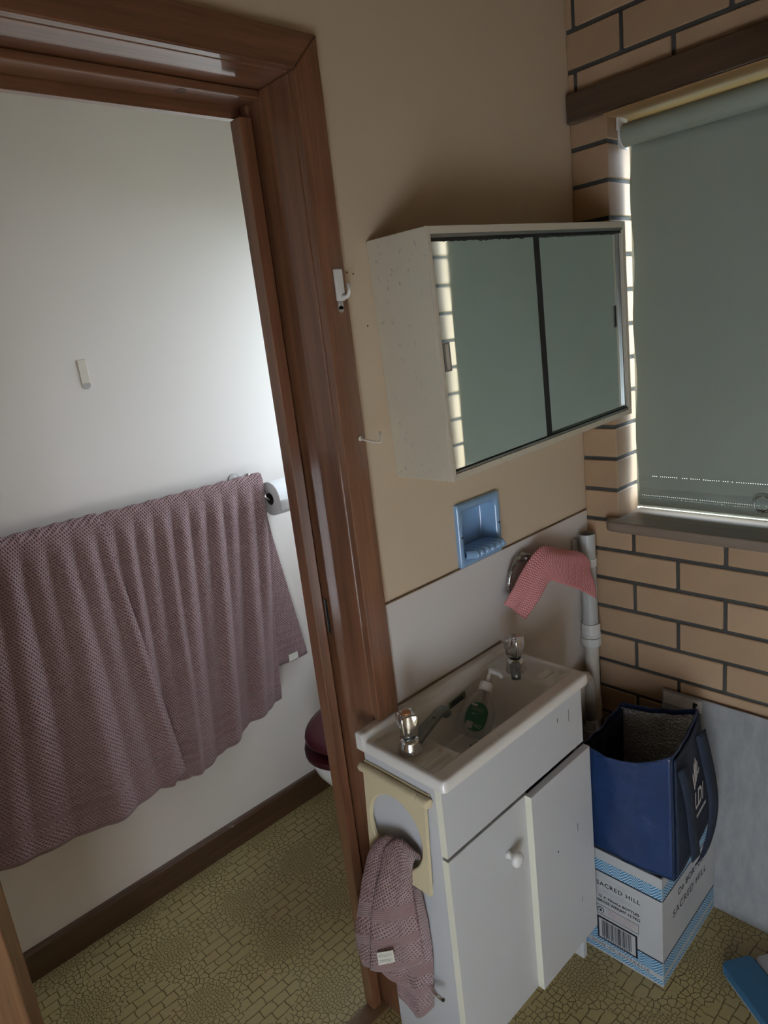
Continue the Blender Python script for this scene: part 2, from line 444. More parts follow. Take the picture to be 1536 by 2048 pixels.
def holed(u0, u1, v0, v1, holes, axis, a0, a1):
    """slab with rectangular holes: cells of a grid, one closed surface"""
    us = sorted({u0, u1, *[h[0] for h in holes], *[h[1] for h in holes]}); us = [u for u in us if u0 <= u <= u1]
    vs = sorted({v0, v1, *[h[2] for h in holes], *[h[3] for h in holes]}); vs = [v for v in vs if v0 <= v <= v1]
    m = MB(); bm = m.bm; cache = {}
    def V(u, v, a):
        k = (round(u, 5), round(v, 5), a)
        if k not in cache:
            q = [u, v]; q.insert(axis, a); cache[k] = bm.verts.new(q)
        return cache[k]
    solid = lambda i, j: 0 <= i < len(us) - 1 and 0 <= j < len(vs) - 1 and not any(h[0] <= (us[i] + us[i + 1]) / 2 <= h[1] and h[2] <= (vs[j] + vs[j + 1]) / 2 <= h[3] for h in holes)
    for i in range(len(us) - 1):
        for j in range(len(vs) - 1):
            if not solid(i, j): continue
            a, b, c_, d_ = us[i], us[i + 1], vs[j], vs[j + 1]
            for s_ in (a0, a1): bm.faces.new([V(a, c_, s_), V(b, c_, s_), V(b, d_, s_), V(a, d_, s_)])
            for (di, dj, p_, q) in ((-1, 0, (a, c_), (a, d_)), (1, 0, (b, c_), (b, d_)), (0, -1, (a, c_), (b, c_)), (0, 1, (a, d_), (b, d_))):
                if not solid(i + di, j + dj): bm.faces.new([V(*p_, a0), V(*q, a0), V(*q, a1), V(*p_, a1)])
    return m

def catmull(P_, t):
    n = len(P_) - 1; x = min(max(t, 0), 1) * n; i = min(int(x), n - 1); u = x - i
    p1, p2 = P_[i], P_[i + 1]
    p0 = P_[i - 1] if i > 0 else p1 * 2 - p2
    p3 = P_[i + 2] if i + 2 <= n else p2 * 2 - p1
    return .5 * ((2 * p1) + (p2 - p0) * u + (2 * p0 - 5 * p1 + 4 * p2 - p3) * u * u + (3 * p1 - p0 - 3 * p2 + p3) * u ** 3)
def patch(ctrl, nu, nv, uvsize, fn=None):
    """Catmull-Rom surface through a grid of control points; ctrl[i][j], i along u"""
    C = [[Vector(p_) for p_ in row] for row in ctrl]
    pts = []; uvs = []
    for i in range(nu + 1):
        u = i / nu; row = []; ur = []
        cols = [catmull([C[a][b] for a in range(len(C))], u) for b in range(len(C[0]))]
        for j in range(nv + 1):
            v = j / nv; p_ = catmull(cols, v)
            if fn: p_ = fn(p_, u, v)
            row.append(p_); ur.append((u * uvsize[0], v * uvsize[1]))
        pts.append(row); uvs.append(ur)
    return pts, uvs
def text(body, size, loc, xdir, updir, mat, parent, name='print_lettering', sx=1.0, align='LEFT', sp=1.0, bold=0.0):
    cu = bpy.data.curves.new('t', 'FONT'); cu.body = body; cu.size = size; cu.align_x = align; cu.space_character = sp; cu.offset = bold
    cu.resolution_u = 3
    o = bpy.data.objects.new('t', cu); COL.objects.link(o)
    dg = bpy.context.evaluated_depsgraph_get()
    me = bpy.data.meshes.new_from_object(o.evaluated_get(dg)); bpy.data.objects.remove(o); bpy.data.curves.remove(cu)
    X_ = Vector(xdir).normalized(); U = Vector(updir).normalized(); Z_ = X_.cross(U)
    m = Matrix.Identity(4)
    for i in range(3): m[i][0] = X_[i] * sx; m[i][1] = U[i]; m[i][2] = Z_[i]
    m.translation = Vector(loc); me.transform(m); me.materials.clear()
    return link(name, me, mat, parent)
def sstep(a, b, x):
    t = min(max((x - a) / (b - a), 0), 1); return t * t * (3 - 2 * t)

# ================================================================== STRUCTURE
CH = 0.086; Z0 = 1.051; BL = 0.239
def struct(o, label, cat): return tag(o, label, cat, kind='structure')
struct(B('floor', 'lino', None, -2.17, .11, -1.95, 1.05, -.06, 0, bev=0), 'ochre lino floor printed with small irregular paving stones', 'floor')
struct(B('ceiling', 'ceil', None, -2.17, .11, -1.95, 1.05, 2.45, 2.52, bev=0), 'plain ceiling above the bathroom and toilet', 'ceiling')
DX0, DX1, DZ = -1.596, -.835, 2.072
struct(holed(-2.10, .11, 0, 2.45, [(DX0, DX1, -1, DZ), (-.537, -.406, 1.086, 1.211)], 1, 0, .05).build('wall_back', 'beige'),
       'beige painted wall with the toilet doorway and mirror cabinet', 'wall')
struct(holed(-1.9, .11, 0, 2.45, [(DX0, DX1, -1, DZ)], 1, .0505, .140).build('wall_toilet_front', 'white_wall'),
       'off-white toilet side of the doorway wall', 'wall')
struct(B('wall_toilet_back', 'white_wall', None, -1.9, .11, .905, 1.0, 0, 2.45, bev=0), 'off-white toilet wall behind the mauve bath towels', 'wall')
struct(B('wall_toilet_left', 'white_wall', None, -1.99, -1.9, .0, 1.0, 0, 2.45, bev=0), 'off-white end wall of the toilet', 'wall')
TW = (.21, .83, 1.18, 1.98)
struct(holed(.1401, 1.0, 0, 2.45, [TW], 0, 0.0, .11).build('wall_toilet_right', 'white_wall'), 'off-white outer toilet wall with its window', 'wall')
struct(B('wall_front', 'beige', None, -2.10, .11, -1.95, -1.85, 0, 2.45, bev=0), 'beige wall behind the camera', 'wall')
HW = (-1.73, -.93, .13, 1.03)
struct(holed(-1.95, .14, 0, 2.45, [HW], 0, -2.17, -2.10).build('wall_left', 'beige'), 'beige wall with a low window added to let daylight in', 'wall')

# brick wall: dark mortar body, each brick its own object
WY0, WY1, WZ0, WZ1 = -.82, -.10, Z0 - .012, 2.083
wr = struct(holed(-1.85, 0, 0, 2.45, [(WY0 - .005, WY1 + .005, WZ0, WZ1)], 0, .005, .11).build('wall_right', 'mortar'),
            'peach face-brick wall with dark joints around the blinded window', 'wall')
J = .010; brick_meshes = {}
def brick(ya, yb, z, depth):
    w = round(yb - ya, 3); key = (w, depth)
    if key not in brick_meshes:
        m = MB().box(0, depth, -w / 2, w / 2, -(CH - J) / 2, (CH - J) / 2, bev=.0022, seg=1)
        me = bpy.data.meshes.new('brick'); m.bm.to_mesh(me); m.bm.free(); me.materials.append(MT['brick']); brick_meshes[key] = me
    o = bpy.data.objects.new('brick', brick_meshes[key]); COL.objects.link(o); o.parent = wr
    o.location = (random.uniform(-.0006, .0006), (ya + yb) / 2, z); return o
for k in range(-16, 13):                       # course between joint k and k+1 below the sill
    zc = Z0 - k * CH - CH / 2
    if zc - CH / 2 > 2.44: continue
    phase = .140 if k % 2 == 0 else .0205
    edges = [0.0]; y = -phase
    while y > -1.84: edges.append(y); y -= BL
    edges.append(-1.85)
    inwin = -12 <= k <= -1
    for a, b in zip(edges, edges[1:]):
        hi, lo = a - (J / 2 if a < 0 else 0), b + J / 2
        if hi - lo < .008: continue
        if inwin:
            if lo > WY1 - .05 or (hi > WY1 and lo > WY1): continue
            if hi > WY0 and lo < WY1:
                if hi > WY1: continue
                if lo >= WY0: continue
                hi = WY0
                if hi - lo < .06: continue
                brick(lo, hi, zc, .11); continue
            if hi > WY0 - .001: continue
            if WY0 - hi < .07 and WY0 - hi > .0: hi = WY0; brick(lo, hi, zc, .11); continue
        brick(lo, hi, zc, .02)
    if inwin: brick(WY1, -.001, zc, .11)
# lintel board, sill
struct(MB().box(-.022, .112, -1.35, -.006, 2.052, 2.118, bev=.003).build('trim_1', 'wood_y'), 'dark timber lintel board over the brick window', 'trim')
B('lit_lintel_underside', 'lit_head_wood', bpy.data.objects['trim_1'], -.018, .108, WY0 + .001, WY1 - .001, 2.0475, 2.0518, bev=.0005)  # pale board under the dark lintel, its lit look put into the colour
sill = MB().prism([(-.048, -.118), (-.046, -.100), (-.040, -.088), (-.028, -.078), (-.012, -.073), (-.002, -.072), (-.002, -.101), (.118, -.101), (.118, -.819), (-.002, -.819), (-.002, -.87), (-.048, -.87)], 2, Z0 - .016, Z0 + .011, bev=.003).build('trim_2', 'sill_wood')
struct(sill, 'worn timber window sill under the roller blind', 'trim')
# window: frame, sashes and glass
def window(name, x, y0, y1, z0, z1, label, bars=1):
    w = empty(name, (x, (y0 + y1) / 2, z0)); struct(w, label, 'window')
    t = .035
    for a in ((y0, y0 + t, z0, z1), (y1 - t, y1, z0, z1), (y0 + t, y1 - t, z0, z0 + t), (y0 + t, y1 - t, z1 - t, z1)):
        B('window_frame', 'frame_paint', w, x, x + .045, *a)
    if name == 'window_1': B('window_head', 'lit_head_wood', w, x - .010, x + .03, y0 + t, y1 - t, 2.018, z1 - t - .0005)
    m = (y0 + y1) / 2
    if bars: B('window_mullion', 'frame_paint', w, x, x + .04, m - .015, m + .015, z0 + t, z1 - t)
    for a, b in ([(y0 + t, m - .015), (m + .015, y1 - t)] if bars else [(y0 + t, y1 - t)]):
        B('window_pane', 'pane', w, x + .018, x + .022, a, b, z0 + t, z1 - t, bev=0)
    return w
window('window_1', .118, WY0 - .03, WY1 + .03, Z0 + .012, 2.10, 'bathroom window hidden behind the grey-green roller blind')
window('window_2', .045, TW[0], TW[1], TW[2], TW[3], 'toilet window out of sight beside the doorway', 0)

window('added_window', -2.165, HW[0], HW[1], HW[2], HW[3], 'added low window behind the camera, out of view')  # unseen window added to carry the low daylight

# toilet doorway: architraves, jambs, head, stops, threshold
dr = empty('door_1', (-1.21, .05, 0)); struct(dr, 'red-brown varnished timber frame of the open toilet doorway', 'door frame')
AX = -.800; AI = -.856; HZ = 2.052; AT = 2.110
def poly_part(name, mat, poly, axis, a0, a1, bev=.0025):
    return MB().prism(poly, axis, a0, a1, bev=bev).build(name, mat, dr)
LX = -1.576
poly_part('architrave', 'wood_z', [(AX, 0), (AX, AT), (AI, HZ), (AI, 0)], 1, -.019, 0)
poly_part('architrave', 'wood_x', [(AX, AT), (LX - .056, AT), (LX, HZ), (AI, HZ)], 1, -.0187, 0)
poly_part('architrave', 'wood_z', [(LX, 0), (LX, HZ), (LX - .056, AT), (LX - .056, 0)], 1, -.019, 0)
B('jamb', 'wood_z', dr, AI - .0005, DX1 - .001, .0005, .1395, 0, HZ - .0005)
B('jamb', 'wood_z', dr, DX0 + .001, LX + .0005, .0005, .1395, 0, HZ - .0005)
B('head_jamb', 'wood_x', dr, DX0 + .001, DX1 - .001, .0005, .1395, HZ, DZ - .001)
B('door_stop', 'wood_z', dr, -.891, -.8655, .106, .1385, 0.004, 2.012)
B('door_stop', 'wood_z', dr, -.8655, AI - .001, .117, .1385, 0.004, 2.0365)
B('door_stop', 'wood_z', dr, LX + .001, LX + .010, .085, .1385, 0.004, 2.035)
B('door_stop', 'wood_z', dr, LX + .010, LX + .030, .120, .1385, 0.004, 2.012)
B('head_stop', 'wood_x', dr, LX + .001, AI - .0012, .086, .1385, 2.037, HZ - .001)
B('head_architrave', 'wood_x', dr, LX - .05, AI + .05, .1405, .156, 2.0175, 2.08, bev=.0005)
kp = B('strike_plate', 'black', dr, AI - .0014, AI - .0006, .103, .112, 1.012, 1.090, bev=.0002)
B('strike_lip', 'chrome', dr, AI - .0022, AI - .0015, .1105, .1115, 1.015, 1.087, bev=0)
MB().lathe([(.010, 0), (.010, .0006)], 16, Matrix.Translation((-1.0, .103, 2.0364)) ).build('filled_screw_hole', 'base_wood', dr)
struct(MB().box(LX, AI, .084, .133, 0, .006, bev=.002).build('trim_3', 'thr_wood'), 'worn timber threshold strip across the toilet doorway floor', 'trim')
struct(MB().prism([(.887, 0), (.905, 0), (.905, .092), (.893, .092), (.887, .084)], 0, -1.9, 0).build('baseboard_toilet', 'base_wood'), 'dark stained baseboard along the toilet wall', 'baseboard')

# white splashback panel behind the basin with brown silicone lines
spl = struct(MB().box(-.7995, -.0005, -.004, 0, .30, 1.0745, bev=.0008).build('trim_4', 'splash'), 'white splashback panel on the beige wall behind the basin', 'trim')
B('top_gap', 'caulk', spl, -.7995, -.0005, -.0044, -.0002, 1.0735, 1.0765, bev=0)
for x, z in ((-.780, 1.733), (-.765, 1.730), (-.744, 1.634)):
    MB().lathe([(.0018, 0), (.0012, .0006)], 10, Matrix.Translation((x + .001, -.0001, z)) @ Matrix.Rotation(PI / 2, 4, 'X')).build('nail_hole', 'black', bpy.data.objects['wall_back'])
# outside ground
struct(B('ground', 'outside', None, .3, 14, -8, 8, -.7, -.6, bev=0), 'grassy ground outside the windows', 'ground')

# ================================================================== THINGS
# ---------------------------------------------------------------- mirror cabinet
cx0, cx1, cz0, cz1, cyf = -.711, -.018, 1.330, 1.787, -.155
cab = empty('mirror_cabinet', (cx0, 0, cz0))
tag(cab, 'aged cream wall cabinet with two sliding mirror doors above the basin', 'cabinet')
CM = Matrix.Translation((cx0, 0, cz0)) @ Matrix.Rotation(math.radians(-1.55), 4, 'Y') @ Matrix.Translation((-cx0, 0, -cz0))
def cb(name, mat, *a, bev=.0012): return B(name, mat, cab, *a, bev=bev, M=CM)
t = .012
cb('side_panel', 'cab', cx0, cx0 + t, cyf + .006, -.001, cz0, cz1); cb('side_panel', 'cab', cx1 - t, cx1, cyf + .006, -.001, cz0, cz1)
cb('top_panel', 'cab', cx0 + t, cx1 - t, cyf + .006, -.001, cz1 - t, cz1); cb('bottom_panel', 'cab', cx0 + t, cx1 - t, cyf + .006, -.001, cz0, cz0 + t)
cb('back_panel', 'cab', cx0 + t, cx1 - t, -.008, -.001, cz0 + t, cz1 - t)
fw = .0135
def fr(poly): MB().prism(poly, 1, cyf, cyf + .0055, bev=.0008).build('face_frame', 'cab', cab, M=CM)
fr([(cx0, cz0), (cx0, cz1), (cx0 + fw - .004, cz1 - fw), (cx0 + fw - .004, cz0 + fw)])
fr([(cx1, cz0), (cx1, cz1), (cx1 - fw, cz1 - fw), (cx1 - fw, cz0 + fw)])
fr([(cx0, cz1), (cx1, cz1), (cx1 - fw, cz1 - fw), (cx0 + fw - .004, cz1 - fw)])
fr([(cx0, cz0), (cx1, cz0), (cx1 - fw, cz0 + fw), (cx0 + fw - .004, cz0 + fw)])
ix0, ix1, iz0, iz1 = cx0 + .0095, cx1 - fw, cz0 + fw, cz1 - fw
cb('top_track', 'alu', ix0, ix1, cyf + .001, cyf + .0045, iz1 - .006, iz1 - .0005, bev=.0005)
cb('bottom_track', 'alu', ix0, ix1, cyf + .001, cyf + .0045, iz0 + .0005, iz0 + .005, bev=.0005)
cb('track_channel', 'dark_metal', ix0, ix1, cyf + .0046, cyf + .020, iz1 - .012, iz1 - .0005, bev=0)
cb('track_channel', 'dark_metal', ix0, ix1, cyf + .0046, cyf + .020, iz0 + .0005, iz0 + .007, bev=0)
mid = -.391
ml = cb('mirror_door', 'mirror', ix0 + .001, mid + .004, cyf + .006, cyf + .010, iz0 + .006, iz1 - .010, bev=0)
mr = cb('mirror_door', 'mirror', mid - .004, ix1 - .006, cyf + .013, cyf + .017, iz0 + .006, iz1 - .010, bev=0)
B('door_edge_strip', 'black', ml, mid + .0045, mid + .026, cyf + .0065, cyf + .0125, iz0 + .006, iz1 - .007, bev=.0008, M=CM)
B('door_edge_strip', 'alu', mr, ix1 - .0055, ix1 - .002, cyf + .008, cyf + .016, iz0 + .006, iz1 - .007, bev=.0005, M=CM)
def pull(par, x0, x1, zc, yf):
    h = .026
    pa = B('finger_pull', 'alu', par, x0, x1, yf - .0012, yf - .0002, zc - h, zc + h, bev=.0004, M=CM)
    B('pull_recess', 'frame_paint' if x0 < -.4 else 'dark_metal', pa, x0 + .005, x1 - .005, yf - .0018, yf - .0013, zc - h + .003, zc + h - .003, bev=0, M=CM)
pull(ml, -.695, -.676, 1.561, cyf + .006); pull(mr, -.067, -.052, 1.574, cyf + .013)
# desilvered black edge along the mirror tops
def desil(par, x0, x1, y, z, amp):
    m = MB(); n = 70; top = []; bot = []
    for i in range(n + 1):
        x = x0 + (x1 - x0) * i / n
        top.append((x, y, z)); bot.append((x, y, z - amp * (.25 + 1.5 * abs(noise.noise((x * 60, 3.1, z))) * max(.2, noise.noise((x * 9, 1, 0)) + .6))))
    m.grid([top, bot]); m.build('desilvered_edge', 'black', par, M=CM)
desil(ml, ix0 + .03, mid, cyf + .0057, iz1 - .010, .007); desil(mr, mid + .03, ix1 - .01, cyf + .0127, iz1 - .010, .006)

# ---------------------------------------------------------------- roller blind
bl = empty('roller_blind', (.07, -.46, 1.078)); tag(bl, 'grey-green roller blind pulled almost down to the timber sill', 'blind')
by0, by1, bx = -.799, -.1145, .084
rz = 2.008; rr = .026
MB().lathe([(rr, by0), (rr, by1 + .003)], 32, Matrix.Translation((bx - rr, 0, rz)) @ Matrix.Rotation(-PI / 2, 4, 'X')).build('roller', 'blind', bl, smooth=False)
SEAM = ((1.1622, .0016, -.155), (1.1095, .0016, -.128), (1.1035, .0014, -.128))
zs = sorted({1.079 + .002 * k for k in range(46)} | {1.18 + .0414 * k for k in range(21)} | {z + e for z, h, _ in SEAM for e in (-h / 2, h / 2)})
zs = [z for z in zs if not any(-h / 2 + 1e-6 < z - q < h / 2 - 1e-6 for q, h, _ in SEAM)]
ys = [by0]; y = by0 + .004
while y < by1 - .003: ys += [y, y + .0018]; y += .0054
ys.append(by1)
def blind_x(y, z):
    o = 0.0
    if 1.1275 < z < 1.1655: o = .0035 * math.sin(PI * (z - 1.1275) / .038)
    elif z <= 1.1275: o = .0075 * abs(math.sin(PI * (z - 1.079) / .0485)) ** .7
    return bx - o + .0012 * math.sin(y * 12 + z * 3)
m = MB(); vs = [[m.bm.verts.new((blind_x(y, z), y + (.004 * math.sin(z * 21) * max(0, 1 - (by1 - y) / .02)), z)) for y in ys] for z in zs]
for i in range(len(zs) - 1):
    zc = (zs[i] + zs[i + 1]) / 2
    sm = [q for q in SEAM if abs(zc - q[0]) < q[1] / 2]
    for j in range(len(ys) - 1):
        if sm and j % 2 == 1 and ys[j] < sm[0][2] and random.random() < .9: continue
        m.bm.faces.new([vs[i][j], vs[i][j + 1], vs[i + 1][j + 1], vs[i + 1][j]])
fab = m.build('blind_fabric', 'blind', bl, smooth=True, solid=.0005)
ringp = [(bx - .016, -.437 + .019 * math.cos(a), 1.116 + .021 * math.sin(a)) for a in [2 * PI * k / 28 for k in range(28)]]
MB().tube(ringp, .0019, 8, closed=True).build('pull_ring', 'chrome_dull', bl, smooth=True)
bk = MB().box(bx - .050, bx - .004, by1 + .004, by1 + .0065, rz - .030, rz + .040, bev=.001)
bk.box(bx - .046, bx - .008, by1 + .0065, by1 + .012, rz + .012, rz + .041, bev=.001)
bk.build('bracket', 'hook_white', bl)
MB().lathe([(.027, 0), (.027, .004)], 28, Matrix.Translation((bx - rr, by1 - .001, rz)) @ Matrix.Rotation(-PI / 2, 4, 'X')).build('end_cap', 'hook_white', bl)

# ---------------------------------------------------------------- vanity
VX0, VX1, VF = -.897, -.417, -.204
va = empty('vanity_cabinet', (-.657, -.1, 0)); tag(va, 'narrow white laminate vanity cupboard with two doors under the basin', 'cabinet')
B('side_panel', 'white_lam', va, VX0, VX0 + .016, VF, -.0045, 0, .804)
B('side_panel', 'white_lam', va, VX1 - .016, VX1, VF, -.0045, 0, .804)
B('bottom_panel', 'white_lam', va, VX0 + .0165, VX1 - .0165, VF + .002, -.0045, .125, .140)
B('kick_board', 'white_lam', va, VX0 + .0165, VX1 - .0165, -.160, -.146, 0, .124)
B('apron', 'white_lam', va, VX0 - .001, VX1 + .002, VF - .016, VF - .0005, .640, .806, bev=.001)
for x in (VX0 - .0012,): B('apron_edging', 'cream_edge', va, x, x + .0012, VF - .016, VF - .0005, .640, .806, bev=0)
ld = B('door', 'white_lam', va, VX0, -.640, VF - .016, VF - .0005, .118, .632, bev=.001)
B('door_edging', 'cream_edge', ld, VX0 - .0012, VX0 - .0001, VF - .016, VF - .0005, .118, .632, bev=0)
rd = B('door', 'white_lam', va, -.650, VX1 + .001, VF - .033, VF - .0165, .118, .634, bev=.001)
B('door_edging', 'cream_edge', rd, -.6512, -.6501, VF - .033, VF - .0165, .118, .634, bev=0)
kx, kz = -.722, .532
MB().lathe([(.009, 0), (.008, .006), (.0065, .012), (.010, .018), (.0155, .022), (.0165, .027), (.014, .032), (.007, .0345), (.001, .035)], 24,
           Matrix.Translation((kx, VF - .0155, kz)) @ Matrix.Rotation(PI / 2, 4, 'X')).build('knob', 'hook_white', ld, smooth=True)
# small dark marks on the doors
def mark(par, x, y, z, h, w=.0012): B('scuff_mark', 'black', par, x - w / 2, x + w / 2, y - .0004, y, z - h / 2, z + h / 2, bev=0)
mark(rd, -.482, VF - .0331, .452, .022); mark(rd, -.478, VF - .0331, .245, .012); mark(rd, -.565, VF - .0331, .44, .004, .004)
ap = [o for o in va.children if o.name.startswith('apron') and 'edging' not in o.name][0]
mark(ap, -.470, VF - .0162, .735, .03); mark(ap, -.515, VF - .0162, .745, .010, .0018)

# ---------------------------------------------------------------- basin (moulded top)
BX0, BX1, BYF, BYB = -.914, -.420, -.246, -.005
RIM = .829
bow = dict(x0=-.812, x1=-.515, y0=-.205, y1=-.040)
def zb(x, y):
    z = RIM
    # raised back ledge
    z += .013 * sstep(-.034, -.024, y) 
    # sunken tap ledges at both ends inside the outer rim
    inl = sstep(BX0 + .010, BX0 + .022, x) * (1 - sstep(BX1 - .022, BX1 - .010, x)) * sstep(BYF + .030, BYF + .044, y) * (1 - sstep(-.050, -.036, y))
    z -= .009 * inl
    # rounded ribs of the soap rests in front of the taps
    for rx0, rx1 in ((-.900, -.825), (-.492, -.437)):
        g = sstep(rx0, rx0 + .01, x) * (1 - sstep(rx1 - .01, rx1, x)) * sstep(-.203, -.195, y) * (1 - sstep(-.160, -.150, y))
        z -= .0024 * g * (1 - math.cos((y + .203) * 2 * PI / .0265))
    # bowl
    b_ = sstep(bow['x0'] - .006, bow['x0'] + .060, x) * (1 - sstep(bow['x1'] - .075, bow['x1'] + .006, x))
    b_ *= sstep(bow['y0'] - .004, bow['y0'] + .032, y) * (1 - sstep(bow['y1'] - .018, bow['y1'] + .004, y))
    z -= .104 * min(1, b_ ** .62)
    return z
nx, ny = 150, 84
m = MB(); pts = []
for i in range(nx + 1):
    x = BX0 + (BX1 - BX0) * i / nx; row = []
    for j in range(ny + 1):
        y = BYF + (BYB - BYF) * j / ny
        ex = min(x - BX0, BX1 - x); ey = y - BYF; e = min(ex, ey)
        z = zb(x, y) - .0035 * (1 - sstep(0, .0055, e))
        row.append(Vector((x, y, z)))
    pts.append(row)
rc = .011                                             # round the two front corners
for row in pts:
    for p_ in row:
        for cxx, sx_ in ((BX0 + rc, -1), (BX1 - rc, 1)):
            dx, dy = (p_.x - cxx) * sx_, (BYF + rc) - p_.y
            if dx > 0 and dy > 0:
                l_ = math.hypot(dx, dy); mx_ = max(dx, dy)
                if l_ > 0: p_.x = cxx + sx_ * dx * mx_ / l_; p_.y = BYF + rc - dy * mx_ / l_
vs = m.grid(pts)
rim = [vs[i][0] for i in range(nx + 1)] + [vs[nx][j] for j in range(1, ny + 1)] + [vs[i][ny] for i in range(nx - 1, -1, -1)] + [vs[0][j] for j in range(ny - 1, 0, -1)]
low = [m.bm.verts.new((v.co.x, v.co.y, .8045)) for v in rim]
for i in range(len(rim)): m.bm.faces.new([rim[i], rim[(i + 1) % len(rim)], low[(i + 1) % len(rim)], low[i]])
ba = tag(m.build('basin', 'ceramic', None, smooth=True), 'small white moulded hand basin top with two pillar taps', 'basin')
sk = MB()
sk.grid([[(-.672 + .056 * a, -.0445 + .0 * a, .803 + .006 * a), (-.672 + .056 * a, -.0465, .789 + .006 * a)] for a in (0, 1)])
st2 = sk.build('maker_sticker', 'stick_green', ba, solid=.0006)
for a in range(3): B('sticker_line', 'ink', st2, -.668 + .002 * a, -.622 - .004 * a, -.0482, -.0470, .7935 + a * .0042, .7948 + a * .0042 , bev=0)
B('wall_caulk', 'caulk', ba, -.80, -.425, -.0078, -.0042, .842, .8455, bev=.0005)
MB().lathe([(.017, 0), (.020, .001), (.020, .003), (.012, .004)], 20, Matrix.Translation((-.665, -.115, zb(-.665, -.115) - .001))).build('waste_outlet', 'chrome_dull', ba, smooth=True)

# ---------------------------------------------------------------- pillar taps
def tap(x, y, sdir, slen, label, top, hang):
    z0 = zb(x, y) - .0005
    tp = empty('pillar_tap', (x, y, z0)); tag(tp, label, 'tap', 'pillar taps on the basin')
    T = Matrix.Translation((x, y, z0))
    MB().lathe([(.0250, 0), (.0248, .003), (.0222, .012), (.0195, .022), (.0180, .031)], 28, T).build('tap_body', 'chrome', tp, smooth=True)
    MB().lathe([(.0135, .031), (.0135, .036)], 20, T).build('tap_gap', 'black', tp)  # black core filling the gap between body and handle
    def ears(a, zz):
        k = sstep(.050, .083, zz); lob = abs(math.cos(2 * (a - hang))) ** 9
        return 1 + lob * (.16 + .46 * k) - .05 * (1 - lob)
    hd = MB().lathe([(.0130, .0355), (.0175, .040), (.0190, .050), (.0185, .062), (.0165, .072), (.0150, .080), (.0140, .0835), (.0105, .0838)], 64, T, rf=ears).build('tap_handle', 'chrome', tp, smooth=True)
    MB().lathe([(.0096, .0835), (.0096, .0862), (.0080, .0872)], 20, T).build('tap_button', top, hd, smooth=True)
    d_ = Vector((sdir[0], sdir[1], 0)).normalized(); o_ = Vector((x, y, z0))
    path = [o_ + d_ * q * slen + Vector((0, 0, h)) for q, h in ((.05, .014), (.2, .016), (.4, .022), (.6, .029), (.78, .034), (.9, .034), (.97, .029), (1.0, .020))]
    MB().tube(path, [.0155, .0140, .0125, .0112, .0108, .0110, .0110, .0106], 16).build('tap_spout', 'tarnish', tp, smooth=True)
tap(-.868, -.118, (1, .06), .118, 'chrome pillar tap with a copper coloured button at the doorway end', 'copper', .35)
tap(-.487, -.094, (-.79, -.61), .080, 'chrome pillar tap with a dark button at the brick wall end', 'chrome_dull', .9)

# ---------------------------------------------------------------- pump bottle lying in the bowl
P0 = Vector((-.664, -.092, .733)); P1 = Vector((-.553, -.072, .838)); ax = (P1 - P0).normalized()
camdir = (Vector((-1.666, -1.013, 1.62)) - (P0 + P1) / 2).normalized()
nz = (camdir - ax * camdir.dot(ax)).normalized(); sx_ = ax.cross(nz) * -1
BM = Matrix.Identity(4)
for i in range(3): BM[i][0] = sx_[i]; BM[i][1] = nz[i]; BM[i][2] = ax[i]
BM.translation = P0 + nz * .012
bo = empty('pump_bottle', P0); tag(bo, 'clear pump soap bottle with a green label lying in the basin', 'bottle')
def ell(a, b, z, n=36): return [BM @ Vector((a * math.copysign(abs(math.cos(t_)) ** .8, math.cos(t_)), b * math.copysign(abs(math.sin(t_)) ** .8, math.sin(t_)), z)) for t_ in [2 * PI * k / n for k in range(n)]]
prof = [(.034, .019, 0), (.0380, .0215, .003), (.0395, .0225, .012), (.0395, .0225, .04), (.0375, .022, .062), (.031, .0200, .080), (.021, .016, .093), (.0135, .0130, .101), (.0125, .0125, .106)]
MB().loft([ell(*q) for q in prof], True, False).build('bottle_body', 'bottle', bo, smooth=True)
def lath(par, name, mat, prof_, n=24): return MB().lathe(prof_, n, BM).build(name, mat, par, smooth=True)
cap_ = lath(bo, 'pump_collar', 'hook_white', [(.0125, .103), (.0150, .104), (.0150, .121), (.0125, .124), (.006, .125)])
lath(cap_, 'pump_stem', 'hook_white', [(.0045, .124), (.0045, .148)])
lath(cap_, 'dip_tube', 'pvc_light', [(.0028, .012), (.0028, .103)], 10)
MB().tube([BM @ Vector(p_) for p_ in ((.004, 0, .150), (-.004, 0, .153), (-.014, .001, .153), (-.024, .002, .150), (-.029, .003, .145))], [.007, .0072, .006, .0048, .004], 12).build('pump_spout', 'hook_white', cap_, smooth=True)
def onbody(a, z):                                       # label follows the curved front
    zz = max(.002, z); k = 0
    for q0, q1 in zip(prof, prof[1:]):
        if q0[2] <= zz <= q1[2]:
            f_ = (zz - q0[2]) / (q1[2] - q0[2]); A_ = q0[0] + (q1[0] - q0[0]) * f_; B_ = q0[1] + (q1[1] - q0[1]) * f_; break
    c_ = min(.97, abs(a) / A_); yv = B_ * (max(0, 1 - c_ ** 2.5)) ** (1 / 2.5)
    return BM @ Vector((a, yv + .0006, z))
m = MB(); rows = []
for i in range(19):
    v = -1 + 2 * i / 18; w = .0235 * max(.02, (1 - abs(v) ** 2.6)) ** .45
    rows.append([onbody(w * (-1 + 2 * j / 14), .040 + .032 * v) for j in range(15)])
m.grid(rows); lb = m.build('front_label', 'green_lbl', bo, smooth=True)
def lblbit(x0, x1, z0, z1, mat='print_white'):
    m = MB(); m.grid([[onbody(x0 + (x1 - x0) * i / 4, z) + nz * .0005 for z in (z0, z1)] for i in range(5)]); m.build('label_print', mat, lb)
lblbit(.005, .017, .062, .066); lblbit(.004, .013, .044, .0452)
